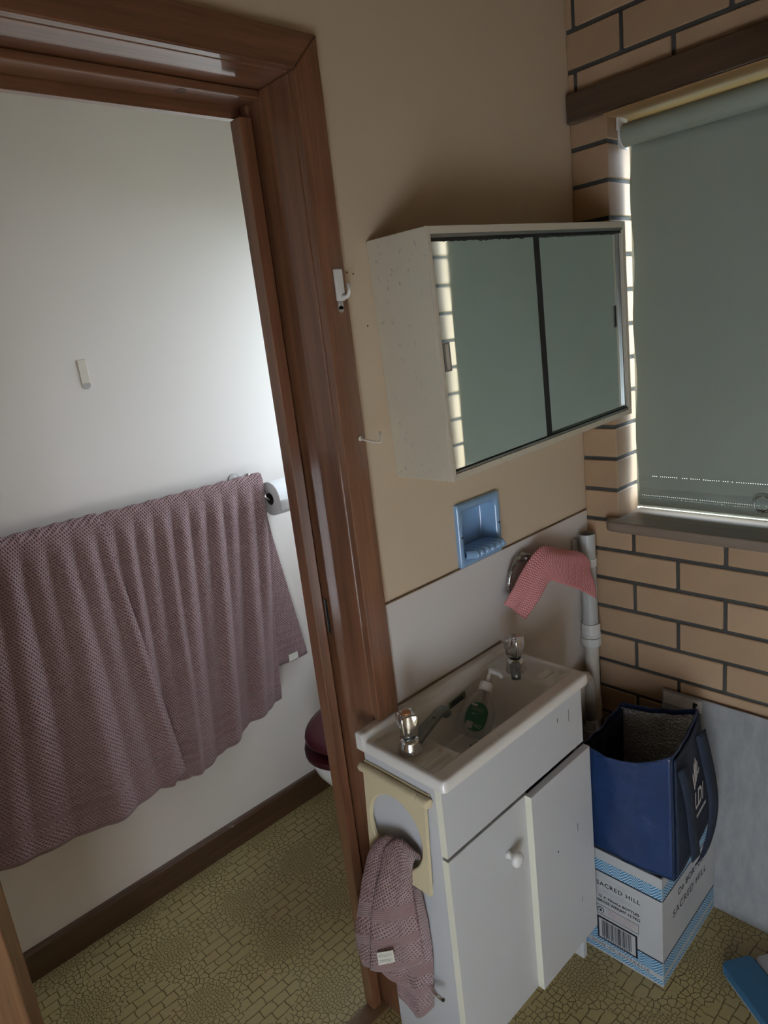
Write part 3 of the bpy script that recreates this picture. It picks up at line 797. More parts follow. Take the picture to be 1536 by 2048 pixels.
for i in range(6): lblbit(-.012, .016, .052 + .0016 * i, .0524 + .0016 * i, 'tag_ink')
lblbit(.003, .018, .012, .026)
for i in range(7): lblbit(.004 + .002 * i, .0048 + .002 * i, .0125, .0255, 'ink')
for cx_ in (-.004, -.012):
    m = MB(); m.grid([[onbody(cx_ + q * math.cos(t_), .021 + q * math.sin(t_)) + nz * .0006 for q in (.0026, .0034)] for t_ in [2 * PI * k / 14 for k in range(15)]]); m.build('label_print', 'print_white', lb)

# ---------------------------------------------------------------- cream towel ring on the vanity side
th = empty('towel_holder', (-.905, -.095, .545)); tag(th, 'cream plastic towel holder with a round opening on the vanity side', 'towel holder')
hy0, hy1, hz0, hz1, hc, hr = -.184, -.010, .548, .752, (-.096, .648), .074
HM = Matrix.Translation((-.899, 0, .757)) @ Matrix.Rotation(math.radians(3.2), 4, 'Y') @ Matrix.Translation((.899, 0, -.757))
m = MB(); n = 64; out = []; inn = []
for k in range(n):
    a = 2 * PI * k / n; c_, s_ = math.cos(a), math.sin(a)
    ty = ((hy1 - hc[0]) if c_ > 0 else (hc[0] - hy0)) / max(1e-6, abs(c_)); tz = ((hz1 - hc[1]) if s_ > 0 else (hc[1] - hz0)) / max(1e-6, abs(s_))
    q = min(ty, tz); out.append((hc[0] + q * c_, hc[1] + q * s_)); inn.append((hc[0] + hr * c_, hc[1] + hr * 1.06 * s_))
for cn in ((hy0, hz0), (hy0, hz1), (hy1, hz0), (hy1, hz1)):
    i = min(range(n), key=lambda q: (out[q][0] - cn[0]) ** 2 + (out[q][1] - cn[1]) ** 2); out[i] = cn
xa, xb = -.908, -.9015
rings = [[(xb, *p_) for p_ in inn], [(xa, *p_) for p_ in inn], [(xa - .0015, hc[0] + (p_[0] - hc[0]) * 1.04, hc[1] + (p_[1] - hc[1]) * 1.04) for p_ in inn], [(xa - .0015, *p_) for p_ in out], [(xb, *p_) for p_ in out]]
m.grid(rings + [rings[0]], closev=True); m.build('ring_plate', 'cream_plastic', th, M=HM)
m = MB().lathe([(.0085, -.158), (.0092, -.155), (.0092, .004), (.0075, .008), (.003, .009)], 24, Matrix.Translation((-.908, -.008, .758)) @ Matrix.Rotation(-PI / 2, 4, 'X'))
m.build('hinge_bar', 'cream_plastic', th, smooth=False)
MB().lathe([(.0075, 0), (.0098, .002), (.0098, .026), (.0088, .030), (.004, .031)], 24, Matrix.Translation((-.908, -.167, .758)) @ Matrix.Rotation(PI / 2, 4, 'X')).build('hinge_end', 'cream_plastic', th, smooth=False)
B('wall_plate', 'cream_plastic', th, -.9005, -.8975, -.19, -.005, .745, .770)

# ---------------------------------------------------------------- hand towel through the ring
ht = empty('hand_towel', (-.93, -.09, .19)); tag(ht, 'mauve waffle hand towel with a cream tag pulled through the cream holder', 'towel')
def fold(amp, k, ph):
    def fn(p_, u, v): return p_ + Vector((-amp * (1 - v) * math.sin(k * u * PI + ph), 0, 0)) + Vector((.0012 * noise.noise((u * 9, v * 12, ph)), 0, 0))
    return fn
def layer(name, ctrl, size, fn=None, mat='hand'):
    # control rows run bottom to top; columns left to right
    C = [[ctrl[j][i] for j in range(len(ctrl))] for i in range(len(ctrl[0]))]
    p_, uv = patch(C, 28, 56, size, fn); m = MB(); m.grid(p_, uvs=uv); return m.build(name, mat, ht, smooth=True, solid=.005)
top_in = [(-.903, -.080, .575), (-.902, -.118, .590), (-.902, -.150, .585)]
FR = [[(-.975, -.028, .304), (-.955, -.092, .331), (-.924, -.144, .366)], [(-.972, -.039, .386), (-.955, -.106, .418), (-.926, -.143, .443)],
      [(-.962, -.052, .478), (-.950, -.108, .510), (-.924, -.136, .526)], [(-.945, -.070, .563), (-.938, -.115, .587), (-.920, -.138, .585)],
      [(-.927, -.078, .616), (-.925, -.117, .645), (-.919, -.157, .630)], [(-.908, -.08, .600), (-.906, -.117, .612), (-.904, -.152, .605)]]
front = layer('front_layer', FR, (.13, .34), fold(.004, 3, .4))
layer('side_fold', [[(-.965, .011, .284), (-.972, -.019, .298), (-.958, -.050, .308)], [(-.965, .022, .352), (-.972, -.026, .384), (-.956, -.064, .396)],
      [(-.955, -.002, .466), (-.960, -.039, .487), (-.945, -.068, .491)], [(-.940, -.022, .557), (-.942, -.050, .568), (-.930, -.082, .576)],
      [(-.925, -.037, .599), (-.924, -.068, .627), (-.918, -.092, .632)], [(-.907, -.04, .588), (-.905, -.066, .600), (-.904, -.09, .604)]], (.10, .34), fold(.003, 2, 1.0))
layer('back_layer', [[(-.935, -.063, .223), (-.925, -.101, .186), (-.9085, -.136, .222)], [(-.935, -.063, .306), (-.925, -.109, .291), (-.9085, -.149, .319)],
      [(-.930, -.087, .411), (-.922, -.132, .422), (-.9085, -.154, .426)], [(-.922, -.108, .507), (-.919, -.140, .523), (-.912, -.151, .510)],
      [(-.918, -.100, .556), (-.916, -.125, .562), (-.913, -.145, .552)]], (.11, .37), fold(.003, 3, 2.0))
layer('under_hem', [[(-.955, -.018, .287), (-.940, -.059, .263), (-.918, -.111, .290)], [(-.953, -.032, .320), (-.938, -.070, .315), (-.917, -.120, .337)], [(-.950, -.042, .355), (-.935, -.083, .371), (-.914, -.127, .388)]], (.11, .09))
tg = [Vector(p_) for p_ in ((-.977, -.062, .375), (-.966, -.103, .402), (-.966, -.105, .374), (-.979, -.066, .347))]
tn = (tg[1] - tg[0]).cross(tg[3] - tg[0]).normalized(); tn = tn if tn.x < 0 else -tn
m = MB(); m.grid([[tg[0] + tn * .003, tg[3] + tn * .003], [tg[1] + tn * .003, tg[2] + tn * .003]]); tgo = m.build('care_tag', 'tag', front, solid=.0008)
tc = sum(tg, Vector()) / 4 + tn * .0046; xd = (tg[0] - tg[1]).normalized(); ud = (tg[3] - tg[0]).normalized()
for k, w in enumerate(('ORGANIC', 'COTTON')): text(w, .0105, tc + ud * (.0025 - .0125 * k), xd, ud, 'tag_ink', tgo, align='CENTER', sx=.92)

# chrome rod stub below the towel
cr = empty('chrome_hook', (-.9, -.14, .29)); tag(cr, 'short chrome rod sticking out of the vanity side below the hand towel', 'hook')
MB().tube([(-.8975, -.128, .288), (-.910, -.140, .288), (-.920, -.165, .292), (-.928, -.193, .306)], .0042, 12).build('rod', 'chrome', cr, smooth=True)
MB().tube([(-.928, -.193, .306), (-.9284, -.1945, .3067)], .0036, 12).build('rod_end', 'black', cr)

# ---------------------------------------------------------------- soap dish
sd = empty('soap_dish', (-.47, 0, 1.073)); tag(sd, 'pale blue ceramic soap dish set into the beige wall', 'soap dish')
sx0, sx1, sz0, sz1 = -.549, -.394, 1.0755, 1.2265
ox0, ox1, oz0, oz1 = -.532, -.411, 1.092, 1.206
def rrect(x0, x1, z0, z1, r_, n=6):
    pts_ = []
    for (cx_, cz_, a0) in ((x1 - r_, z1 - r_, 0), (x0 + r_, z1 - r_, 90), (x0 + r_, z0 + r_, 180), (x1 - r_, z0 + r_, 270)):
        for k in range(n + 1): a = math.radians(a0 + 90 * k / n); pts_.append((cx_ + r_ * math.cos(a), cz_ + r_ * math.sin(a)))
    return pts_
def ring(y, *a): return [(x, y, z) for x, z in rrect(*a)]
m = MB(); m.loft([ring(0, sx0, sx1, sz0, sz1, .004), ring(-.007, sx0, sx1, sz0, sz1, .004), ring(-.011, sx0 + .004, sx1 - .004, sz0 + .004, sz1 - .004, .006),
                  ring(-.010, ox0 - .003, ox1 + .003, oz0 - .003, oz1 + .003, .016), ring(-.004, ox0, ox1, oz0, oz1, .015), ring(.034, ox0 + .004, ox1 - .004, oz0 + .003, oz1 - .004, .013), ring(.038, ox0 + .010, ox1 - .010, oz0 + .009, oz1 - .010, .010)], False, True)
m.build('dish_body', 'blue_cer', sd, smooth=True)
m = MB(); pts = []
for i in range(49):
    u = i / 48; x = ox0 + .001 + (ox1 - ox0 - .002) * u; lob = abs(math.sin(PI * u * 6)) ** .6
    end = min(1, min(u, 1 - u) * 12) ** .5
    yf = -.012 - (.020 + .010 * lob) * end; hgt = .010 + .006 * lob
    pts.append([(x, .030, 1.110), (x, 0, 1.112), (x, yf * .5, 1.113 + .002 * lob), (x, yf * .82, 1.112 + .004 * lob), (x, yf, 1.106), (x, yf * .9, 1.099), (x, yf * .5, 1.094), (x, -.009, 1.090)])
m.grid(pts); m.build('ribbed_tray', 'blue_cer', sd, smooth=True)
for x in (-.540, -.4025): MB().lathe([(.0026, 0), (.0026, .0012)], 12, Matrix.Translation((x, -.0105, 1.149)) @ Matrix.Rotation(PI / 2, 4, 'X')).build('screw_hole', 'black', sd)

# ---------------------------------------------------------------- hooks on the architrave
hk = empty('adhesive_hook', (-.82, -.019, 1.66)); tag(hk, 'white plastic adhesive hook high on the door architrave', 'hook')
HX = -.8205
B('hook_plate', 'hook_white', hk, HX - .0095, HX + .0095, -.0255, -.0195, 1.682, 1.737, bev=.002)
MB().tube([(HX + .003, -.025, 1.690), (HX + .005, -.031, 1.688), (HX + .007, -.036, 1.690), (HX + .0085, -.038, 1.697), (HX + .0085, -.038, 1.711)], [.0045, .0042, .004, .0036, .003], 12).build('hook_arm', 'hook_white', hk, smooth=True)
m = MB().box(HX - .006, HX + .006, -.0205, -.0194, 1.668, 1.682); m.lathe([(.006, 0), (.006, .0011)], 20, Matrix.Translation((HX, -.0194, 1.668)) @ Matrix.Rotation(PI / 2, 4, 'X')); m.build('adhesive_tab', 'clear_strip', hk)
sh = empty('screw_hook', (-.814, -.02, 1.43)); tag(sh, 'cream coated square screw hook lower on the door architrave', 'hook')
MB().tube([(-.814, -.0195, 1.430), (-.812, -.030, 1.427), (-.806, -.050, 1.422), (-.801, -.060, 1.421), (-.799, -.062, 1.424), (-.799, -.062, 1.441)], .0024, 10).build('hook_wire', 'hook_cream', sh, smooth=True)
MB().lathe([(.0055, 0), (.005, .003), (.003, .0045)], 16, Matrix.Translation((-.814, -.0195, 1.430)) @ Matrix.Rotation(PI / 2, 4, 'X')).build('hook_collar', 'hook_cream', sh, smooth=True)

# ---------------------------------------------------------------- towel ring and dishcloth
tr = empty('towel_ring', (-.30, -.004, .975)); tag(tr, 'chrome towel ring on the splashback under the red cloth', 'towel ring')
rcx, rcz, rrad = -.338, .988, .056
MB().tube([(rcx + rrad * math.cos(a), -.020 - .004 * math.sin(a), rcz + rrad * math.sin(a)) for a in [2 * PI * k / 48 for k in range(48)]], .0055, 12, closed=True).build('ring', 'chrome_dull', tr, smooth=True)
MB().lathe([(.014, 0), (.014, .003), (.010, .008), (.009, .022), (.004, .027)], 24, Matrix.Translation((rcx + .02, -.0042, rcz + rrad - .010)) @ Matrix.Rotation(PI / 2, 4, 'X')).build('ring_mount', 'chrome_dull', tr, smooth=True)
CL = [[(-.440, -.035, .956), (-.411, -.045, .928), (-.387, -.055, .901)], [(-.414, -.042, .987), (-.380, -.062, .962), (-.337, -.065, .942)],
      [(-.370, -.047, 1.025), (-.337, -.066, 1.001), (-.294, -.070, .971)], [(-.296, -.054, 1.060), (-.285, -.072, 1.020), (-.258, -.075, .955)],
      [(-.212, -.050, 1.030), (-.208, -.070, .996), (-.226, -.080, .937)], [(-.128, -.058, .994), (-.143, -.072, .962), (-.180, -.082, .910)],
      [(-.104, -.070, .960), (-.112, -.080, .925), (-.112, -.090, .863)]]
p_, uv = patch([[CL[j][i] for j in range(7)] for i in range(3)], 24, 60, (.11, .36), lambda q, u, v: q + Vector((0, -.005 * math.sin(PI * min(1, u * 2)) * (1 - v) - .003 * math.sin(u * 7 + v * 9), 0)))
m = MB(); m.grid(p_, uvs=uv)
tag(m.build('dishcloth', 'dishcloth', None, smooth=True, solid=.0016), 'stiff red and pink chevron dishcloth hung over the chrome ring', 'cloth')

# ---------------------------------------------------------------- vent pipe and trap
pp = empty('waste_pipe', (-.05, -.03, .3)); tag(pp, 'grey plastic waste pipe standing in the corner beside the basin', 'pipe')
px, py = -.050, -.031
def pl(name, mat, prof_, n=28, x=px, y=py, **k): return MB().lathe(prof_, n, Matrix.Translation((x, y, 0)), **k).build(name, mat, pp, smooth=False)
pl('vent_pipe', 'pvc_grey', [(.0195, .985), (.0195, 1.021), (.0218, 1.022), (.0218, .745)], cap0=False, cap1=False)
pl('pipe_plug', 'black', [(.0194, .990), (.0194, .992)])
clip = pl('pipe_clip', 'pvc_light', [(.0222, .928), (.0240, .9285), (.0240, .9515), (.0222, .952)])
B('clip_foot', 'pvc_light', clip, px - .036, px - .018, -.018, -.0042, .930, .951)
B('backing_strip', 'pvc_grey', pp, px - .040, px - .022, -.014, -.0042, .935, 1.010)
hexf = lambda a, z: 1 + .03 * abs(math.sin(6 * a))
pl('coupling', 'pvc_light', [(.0225, .757), (.0262, .757), (.0262, .725), (.0275, .723), (.0275, .716), (.0255, .715)])
pl('coupling_nut', 'pvc_light', [(.0262, .713), (.0268, .711), (.0268, .690), (.024, .687)], n=48, rf=hexf)
pl('lower_pipe', 'pvc_beige', [(.0200, .700), (.0200, .520), (.0225, .515), (.0225, .455), (.017, .44)])
tx, ty = -.108, -.052
MB().tube([(-.165, -.052, .50), (-.165, -.052, .575), (-.160, -.052, .605), (-.147, -.052, .622), (-.134, -.052, .626), (-.121, -.052, .620), (-.111, -.052, .603), (tx, ty, .580), (tx, ty, .46)], .0175, 18).build('trap_bend', 'pvc_beige', pp, smooth=True)
pl('trap_collar', 'pvc_light', [(.0180, .485), (.0205, .478), (.0215, .455), (.0240, .453), (.0240, .418), (.021, .410), (.021, .395)], x=tx, y=ty)
pl('trap_pipe', 'pvc_beige', [(.017, .41), (.017, 0.0)], x=tx, y=ty)
pl('floor_pipe', 'pvc_beige', [(.017, .45), (.017, 0.0)])

# ---------------------------------------------------------------- wine carton
bx_ = empty('cardboard_box', (-.22, -.27, 0)); tag(bx_, 'white printed wine carton with blue chevron bands under the blue bag', 'box')
KM = Matrix.Translation((-.380, -.389, 0)) @ Matrix.Rotation(math.radians(1.2), 4, 'Z')
KL, KW, KH = .312, .238, .318
def kb(name, mat, par, *a, bev=0): return B(name, mat, par, *a, bev=bev, M=KM)
m = MB(); m.box(0, KL, 0, .004, 0, KH); m.box(0, KL, KW - .004, KW, 0, KH); m.box(0, .004, .004, KW - .004, 0, KH); m.box(KL - .004, KL, .004, KW - .004, 0, KH); m.box(.004, KL - .004, .004, KW - .004, 0, .006)
body = m.build('carton_body', 'cardboard_white', bx_, M=KM)
kb('flap_and_shade', 'card_brown', bx_, .0045, KL - .0045, .0045, KW - .0045, .300, .303)  # dark sheet painted as the shade inside the open carton
kb('flap_and_shade', 'cardboard_white', bx_, .0045, KL * .55, .060, KW - .0045, .305, .309)
def uvbox(name, mat, par, pts4, size):
    m = MB(); m.grid([[pts4[0], pts4[3]], [pts4[1], pts4[2]]], uvs=[[(0, 0), (0, size[1])], [(size[0], 0), (size[0], size[1])]]); return m.build(name, mat, par, M=KM, solid=.0003)
def left_rect(name, mat, y0, y1, z0, z1, par=None, off=.0004):   # face towards -x; y0 is the reader's left
    return uvbox(name, mat, par or body, [(-off, y0, z0), (-off, y1, z0), (-off, y1, z1), (-off, y0, z1)], (abs(y1 - y0), z1 - z0))
def right_rect(name, mat, x0, x1, z0, z1, par=None, off=.0004):  # face towards -y
    return uvbox(name, mat, par or body, [(x0, -off, z0), (x1, -off, z0), (x1, -off, z1), (x0, -off, z1)], (abs(x1 - x0), z1 - z0))
for fn, w in ((left_rect, (KW - .001, .001)), (right_rect, (.001, KL - .001))):
    fn('printed_band', 'chevron', *w, .2575, .290); fn('printed_line', 'ink', *w, .253, .2575)
    fn('printed_band', 'chevron', *w, .034, .072); fn('printed_line', 'ink', *w, .072, .0755); fn('printed_band', 'chevron', *w, .006, .020)
RX = (KM.to_3x3() @ Vector((0, -1, 0))); UP = (0, 0, 1); PX = (KM.to_3x3() @ Vector((1, 0, 0)))
def ltext(s_, size, yc, z, mat='ink', **k): text(s_, size, KM @ Vector((-.0009, yc, z)), RX, UP, mat, body, align='CENTER', **k)
def rtext(s_, size, xc, z, mat='ink', **k): text(s_, size, KM @ Vector((xc, -.0009, z)), PX, UP, mat, body, align='CENTER', **k)
ltext('SACRED HILL', .0170, .112, .213, sp=1.18, bold=.0003); ltext('MOSCATO', .0135, .112, .194, 'ink_grey', sp=1.25)
ltext('12 X 750mLe BOTTLES', .0106, .112, .176, sp=1.05, bold=.0003); ltext('GROSS WEIGHT 13.7KG', .0106, .112, .162, sp=1.02, bold=.0003)
for a in ((.172, .1712, .122, .150), (.0608, .060, .122, .150), (.172, .060, .1495, .1503), (.172, .060, .1217, .1225)): left_rect('notice_border', 'ink', *a)
for k, w in enumerate(('PREGNANCY WARNING', 'Alcohol can cause lifelong', 'harm to your baby')): ltext(w, .0070, .104, .1415 - .0075 * k, 'ink_red')
m = MB(); m.lathe([(.0085, 0), (.0085, .0004)], 20, Matrix.Translation((-.0008, .160, .136)) @ Matrix.Rotation(-PI / 2, 4, 'Y')); m.build('notice_symbol', 'ink', body, M=KM)
m = MB(); m.lathe([(.0070, 0), (.0070, .0004)], 20, Matrix.Translation((-.0013, .160, .136)) @ Matrix.Rotation(-PI / 2, 4, 'Y')); m.build('notice_symbol', 'cardboard_white', body, M=KM)
m = MB(); m.lathe([(.003, 0), (.0035, .0004)], 8, Matrix.Translation((-.0018, .160, .136)) @ Matrix.Rotation(-PI / 2, 4, 'Y')); m.build('notice_symbol', 'ink', body, M=KM)
left_rect('barcode_frame', 'ink', .172, .064, .044, .114, off=.0008); left_rect('barcode_ground', 'cardboard_white', .167, .069, .049, .109, off=.0012)
y = .159; random.seed(11)
while y > .080:
    w = random.choice((.0006, .0009, .0009, .0016, .0022)); left_rect('barcode_bar', 'ink', y, y - w, .055, .106, off=.0016); y -= w + random.choice((.0007, .0010, .0016))
ltext('9', .0062, .163, .0500)
for k in range(12): left_rect('barcode_mark', 'ink', .155 - .0062 * k, .152 - .0062 * k, .0503, .0533, off=.0016)
ltext('WINE OF AUSTRALIA', .0118, .112, .0228, sp=1.45)
rtext('De BORTOLI', .026, KL / 2 + .01, .210, sp=1.1, bold=.0004); rtext('SACRED HILL', .030, KL / 2, .165, sp=1.15); rtext('MOSCATO', .017, KL / 2, .140, 'ink_grey', sp=1.2)

# ---------------------------------------------------------------- blue shopping bag
bg_ = empty('shopping_bag', (-.23, -.29, .319)); tag(bg_, 'open blue woven shopping bag with silver lining standing on the wine carton', 'bag')
base_c = [Vector(p_) for p_ in ((-.372, -.168, .320), (-.366, -.412, .320), (-.112, -.388, .320), (-.112, -.150, .320))]
top_c = [Vector(p_) for p_ in ((-.372, -.190, .598), (-.366, -.408, .645), (-.128, -.365, .632), (-.105, -.150, .566))]
def bagpt(e, u, v, inset=0.0):
    b0, b1 = base_c[e], base_c[(e + 1) % 4]; t0, t1 = top_c[e], top_c[(e + 1) % 4]
    p_ = (b0.lerp(b1, u)).lerp(t0.lerp(t1, u), v)
    nrm = Vector(((b1 - b0).y, -(b1 - b0).x, 0)).normalized(); cen = Vector((-.24, -.28, p_.z))
    if nrm.dot(p_ - cen) < 0: nrm = -nrm
    q = math.sin(PI * u)
    bul = (.010 * q * (1 - .6 * v)) + ((.007 * noise.noise((p_.x * 22, p_.y * 22, p_.z * 14 + e)) + .004 * noise.noise((p_.x * 50, p_.y * 60, p_.z * 34 + e))) * q)
    if e == 1: bul *= .35
    p_ = p_ + nrm * (bul - inset)
    sag = (-.030 if e == 0 else -.012) * q * max(0, (v - .6) / .4)
    p_.z += sag
    if inset: p_ = p_.lerp(Vector((cen.x, cen.y, p_.z)), inset * 2)
    return p_
NV = 40; per = [(e, k / 22) for e in range(4) for k in range(22)]
m = MB(); vs = m.grid([[bagpt(e, u, v / NV) for v in range(NV + 1)] for e, u in per], closeu=True); m.cap([q[0] for q in vs])
m.build('bag_shell', 'bag', bg_, smooth=True, solid=.0012)
for es, nm, mt in (((1, 2), 'foil_lining', 'foil'), ((3, 0), 'dark_lining', 'navy')):
    cols = [(e, k / 22) for e in es for k in range(22)] + [((es[1]), 1.0)]
    m = MB(); m.grid([[bagpt(e, u, (v + 2) / NV * (NV - 3.2) / NV, .006) for v in range(NV + 1)] for e, u in cols]); m.build(nm, mt, bg_, smooth=True)
for e in range(4):                                     # stitched piping on the upright edges and around the top
    MB().tube([bagpt(e, 0, v / NV) for v in range(NV + 1)], .0022, 6).build('edge_piping', 'navy', bg_, smooth=True)
MB().tube([bagpt(e, u, 1) for e, u in per], .0022, 6, closed=True).build('rim_piping', 'bag', bg_, smooth=True)
MB().tube([bagpt(e, u, 0) for e, u in per], .0020, 6, closed=True).build('base_piping', 'navy', bg_, smooth=True)
def strap(path, w, name='strap'):
    pa = [catmull([Vector(q) for q in path], i / 30) for i in range(31)]
    m = MB(); m.grid([[q + Vector((-w / 2, 0, 0)), q + Vector((w / 2, -.004, .002))] for q in pa]); return m.build(name, 'navy', bg_, smooth=True, solid=.002)
strap([(-.330, -.414, .600), (-.315, -.418, .545), (-.300, -.420, .480), (-.290, -.422, .400), (-.275, -.422, .325)], .036)
strap([(-.175, -.390, .600), (-.165, -.398, .540), (-.158, -.408, .470), (-.160, -.416, .400), (-.178, -.418, .345), (-.215, -.420, .312), (-.245, -.420, .300)], .044)
m = MB(); m.grid([[bagpt(1, .02 + .96 * k / 12, .01 + .965 * v / 20) + Vector((.002, -.0042, 0)) for v in range(21)] for k in range(13)])
m.build('printed_panel', 'navy', bg_, smooth=True, solid=.001)
# printed logo on the -y face
fx = (base_c[2] - base_c[1]).normalized(); fnn = Vector((fx.y, -fx.x, 0)); fnn = fnn if fnn.y < 0 else -fnn
def onface(u, z):
    b0 = base_c[1].lerp(base_c[2], u); t0 = top_c[1].lerp(top_c[2], u); v = (z - .32) / .325
    return b0.lerp(t0, v)
lf = onface(.41, .425) + fnn * .0085
text('ALDI', .070, lf, fx, (0, 0, 1), 'print_white', bg_, name='bag_lettering', sx=.60, bold=.0012)
m = MB()
for k in range(5):                                     # fan of tapering stripes above the word
    xb_ = .018 + .0075 * k; zb_0 = .478 + .007 * k
    xt_ = .008 + .0125 * k; zt_ = (.530, .552, .560, .545, .520)[k]
    q = [(xb_, zb_0), (xb_ + .0042, zb_0 + .004), (xt_ + .0078, zt_ - .008), (xt_ + .003, zt_), (xt_, zt_ - .014)]
    m.bm.faces.new([m.bm.verts.new(onface(.50 + xx / .26, zz) + fnn * .0085) for xx, zz in q])
m.build('bag_emblem', 'print_white', bg_, solid=.0004)
m = MB()
for k in range(9):                                     # row of tiny print marks under the word, too small to read
    q0, q1 = .56 + .034 * k, .58 + .034 * k
    m.bm.faces.new([m.bm.verts.new(onface(q, z) + fnn * .0085) for q, z in ((q0, .396), (q1, .396), (q1, .405), (q0, .405))])
m.build('small_print', 'print_white', bg_, solid=.0004)

# ---------------------------------------------------------------- leaning sheet
pn = empty('cement_sheet', (-.05, -.5, 0)); tag(pn, 'grey mottled cement sheet leaning against the brick wall', 'sheet')
PA = Matrix.Translation((-.066, 0, 0)) @ Matrix.Rotation(math.radians(4.9), 4, 'Y')
sh_ = MB().box(0, .006, -1.12, -.222, 0.0, .594, bev=.0006).build('sheet_board', 'panel', pn, M=PA)
lb2 = MB().box(-.0006, -.0001, -.330, -.226, .555, .588).build('paper_label', 'print_white', sh_, M=PA)
MB().box(-.0011, -.0007, -.318, -.306, .572, .579).build('label_print', 'ink', lb2, M=PA)
MB().box(-.0011, -.0007, -.314, -.306, .563, .573).build('label_print', 'ink', lb2, M=PA)
for k in range(3): MB().box(-.0011, -.0007, -.292 + .006 * k, -.262, .5735 - .005 * k, .5745 - .005 * k).build('label_print', 'tag_ink', lb2, M=PA)

# ---------------------------------------------------------------- blue pad on the floor
SM = Matrix.Translation((-.256, -.474, 0)) @ Matrix.Rotation(math.radians(-34), 4, 'Z')
pd = empty('floor_pad', (-.33, -.62, 0)); tag(pd, 'flat dark blue pad with rounded corners and a grey edge on the floor', 'pad')
def slab(name, mat, x0, x1, y0, y1, z0, z1, r_): 
    rr_ = rrect(x0, x1, y0, y1, r_); MB().prism(rr_, 2, z0, z1, bev=.003).build(name, mat, pd, M=SM)
slab('pad_top', 'pad_blue', 0, .082, -.30, 0, .012, .036, .014)
slab('pad_base', 'pad_grey', .004, .142, -.30, -.004, 0, .012, .016)
slab('pad_edge', 'pad_grey', .086, .140, -.30, -.004, .012, .030, .016)

# ---------------------------------------------------------------- toilet room: rail, towels, paper, toilet
RY, RZ, RR = .848, 1.222, .009
ra = empty('towel_rail', (-1.0, .9, 1.22)); tag(ra, 'chrome towel rail on the toilet wall under the bath towels', 'towel rail')
MB().tube([(-1.50, RY, RZ), (-.552, RY, RZ)], RR, 16).build('rail', 'chrome', ra, smooth=True)
for x in (-.566, -1.48):
    MB().lathe([(.020, 0), (.020, .004), (.012, .010), (.010, .048), (.013, .062), (.006, .068)], 20, Matrix.Translation((x, .905, RZ)) @ Matrix.Rotation(PI / 2, 4, 'X')).build('rail_bracket', 'chrome', ra, smooth=True)
def bath_towel(label, xt, xb, zb_, yoff, seed, xbb, zbb, per_, lean, tagspec=None):
    nu, nf, na, nb = 220, 90, 8, 60
    W_ = xt[1] - xt[0]; pts = []; uvs = []
    cat = lambda L_, u: catmull([Vector((q, 0, 0)) for q in L_], u).x
    for i in range(nu + 1):
        u = i / nu; row = []; uvr = []
        xtop = xt[0] + W_ * u; xbot = cat(xb, u); zbot = cat(zb_, u)
        for k in range(nf + 1):
            s_ = k / nf; dn = 1 - s_
            x = xtop + (xbot - xtop) * dn; z = RZ + (zbot - RZ) * dn
            ph = (u * W_ / per_ + seed + lean * dn)
            g1 = abs(math.sin(PI * ph)) ** 1.4
            g2 = .5 + .5 * math.sin(2 * PI * (u * W_ / (per_ * 2.6) + seed * .7 + lean * .6 * dn) + 1.5 * noise.noise((u * 3, seed, 0)))
            am1 = .015 * (1 - .5 * dn) * min(1, dn * 9); am2 = .034 * min(1, dn * 1.8)
            out_ = am1 * g1 + am2 * g2 * (.6 + .4 * noise.noise((u * 6, dn * 2, seed)))
            edge = min(1, min(u, 1 - u) * 30)
            top_ = min(1, dn * 16) ** .5
            y = RY - RR - .004 - .006 * top_ - yoff - out_ * (.5 + .5 * edge)
            x += .004 * math.cos(PI * ph) * dn
            row.append((x, y, z)); uvr.append((u * W_, s_ * .83))
        for k in range(1, na):
            a = PI * k / na
            q = RR + .004 + .3 * yoff
            row.append((xtop, RY - q * math.cos(a), RZ + q * math.sin(a) + .0015 * math.sin(u * 60))); uvr.append((u * W_, .83 + .004 * k))
        for k in range(nb + 1):
            dn = k / nb; xbk = xbb[0] + (xbb[1] - xbb[0]) * u
            x = xtop + (xbk - xtop) * dn; z = RZ + (zbb - RZ) * dn
            y = RY + RR + .004 + .018 * min(1, dn * 3) + .004 * math.sin(u * 22 + dn * 3) * dn
            row.append((x, min(y, .896), z)); uvr.append((u * W_, .70 * (1 - dn)))
        pts.append(row); uvs.append(uvr)
    m = MB(); m.grid(pts, uvs=uvs)
    o = m.build('bath_towel', 'towel', None, smooth=True, solid=.0055); tag(o, label, 'towel', 'mauve bath towels on the rail'); return o
bath_towel('left mauve waffle bath towel overlapping the other one on the rail', (-1.47, -1.03), (-1.60, -1.42, -1.25, -1.10, -.955), (.44, .425, .395, .395, .425), .014, .3, (-1.56, -.98), .46, .062, .55)
t2 = bath_towel('right mauve waffle bath towel with striped hem beside the toilet paper', (-1.06, -.508), (-1.03, -.93, -.82, -.70, -.575), (.40, .385, .405, .455, .478), .0, .85, (-1.0, -.412), .560, .056, .75)
B('care_tag', 'tag', t2, -.496, -.458, .866, .8675, .566, .590, M=None, bev=0)

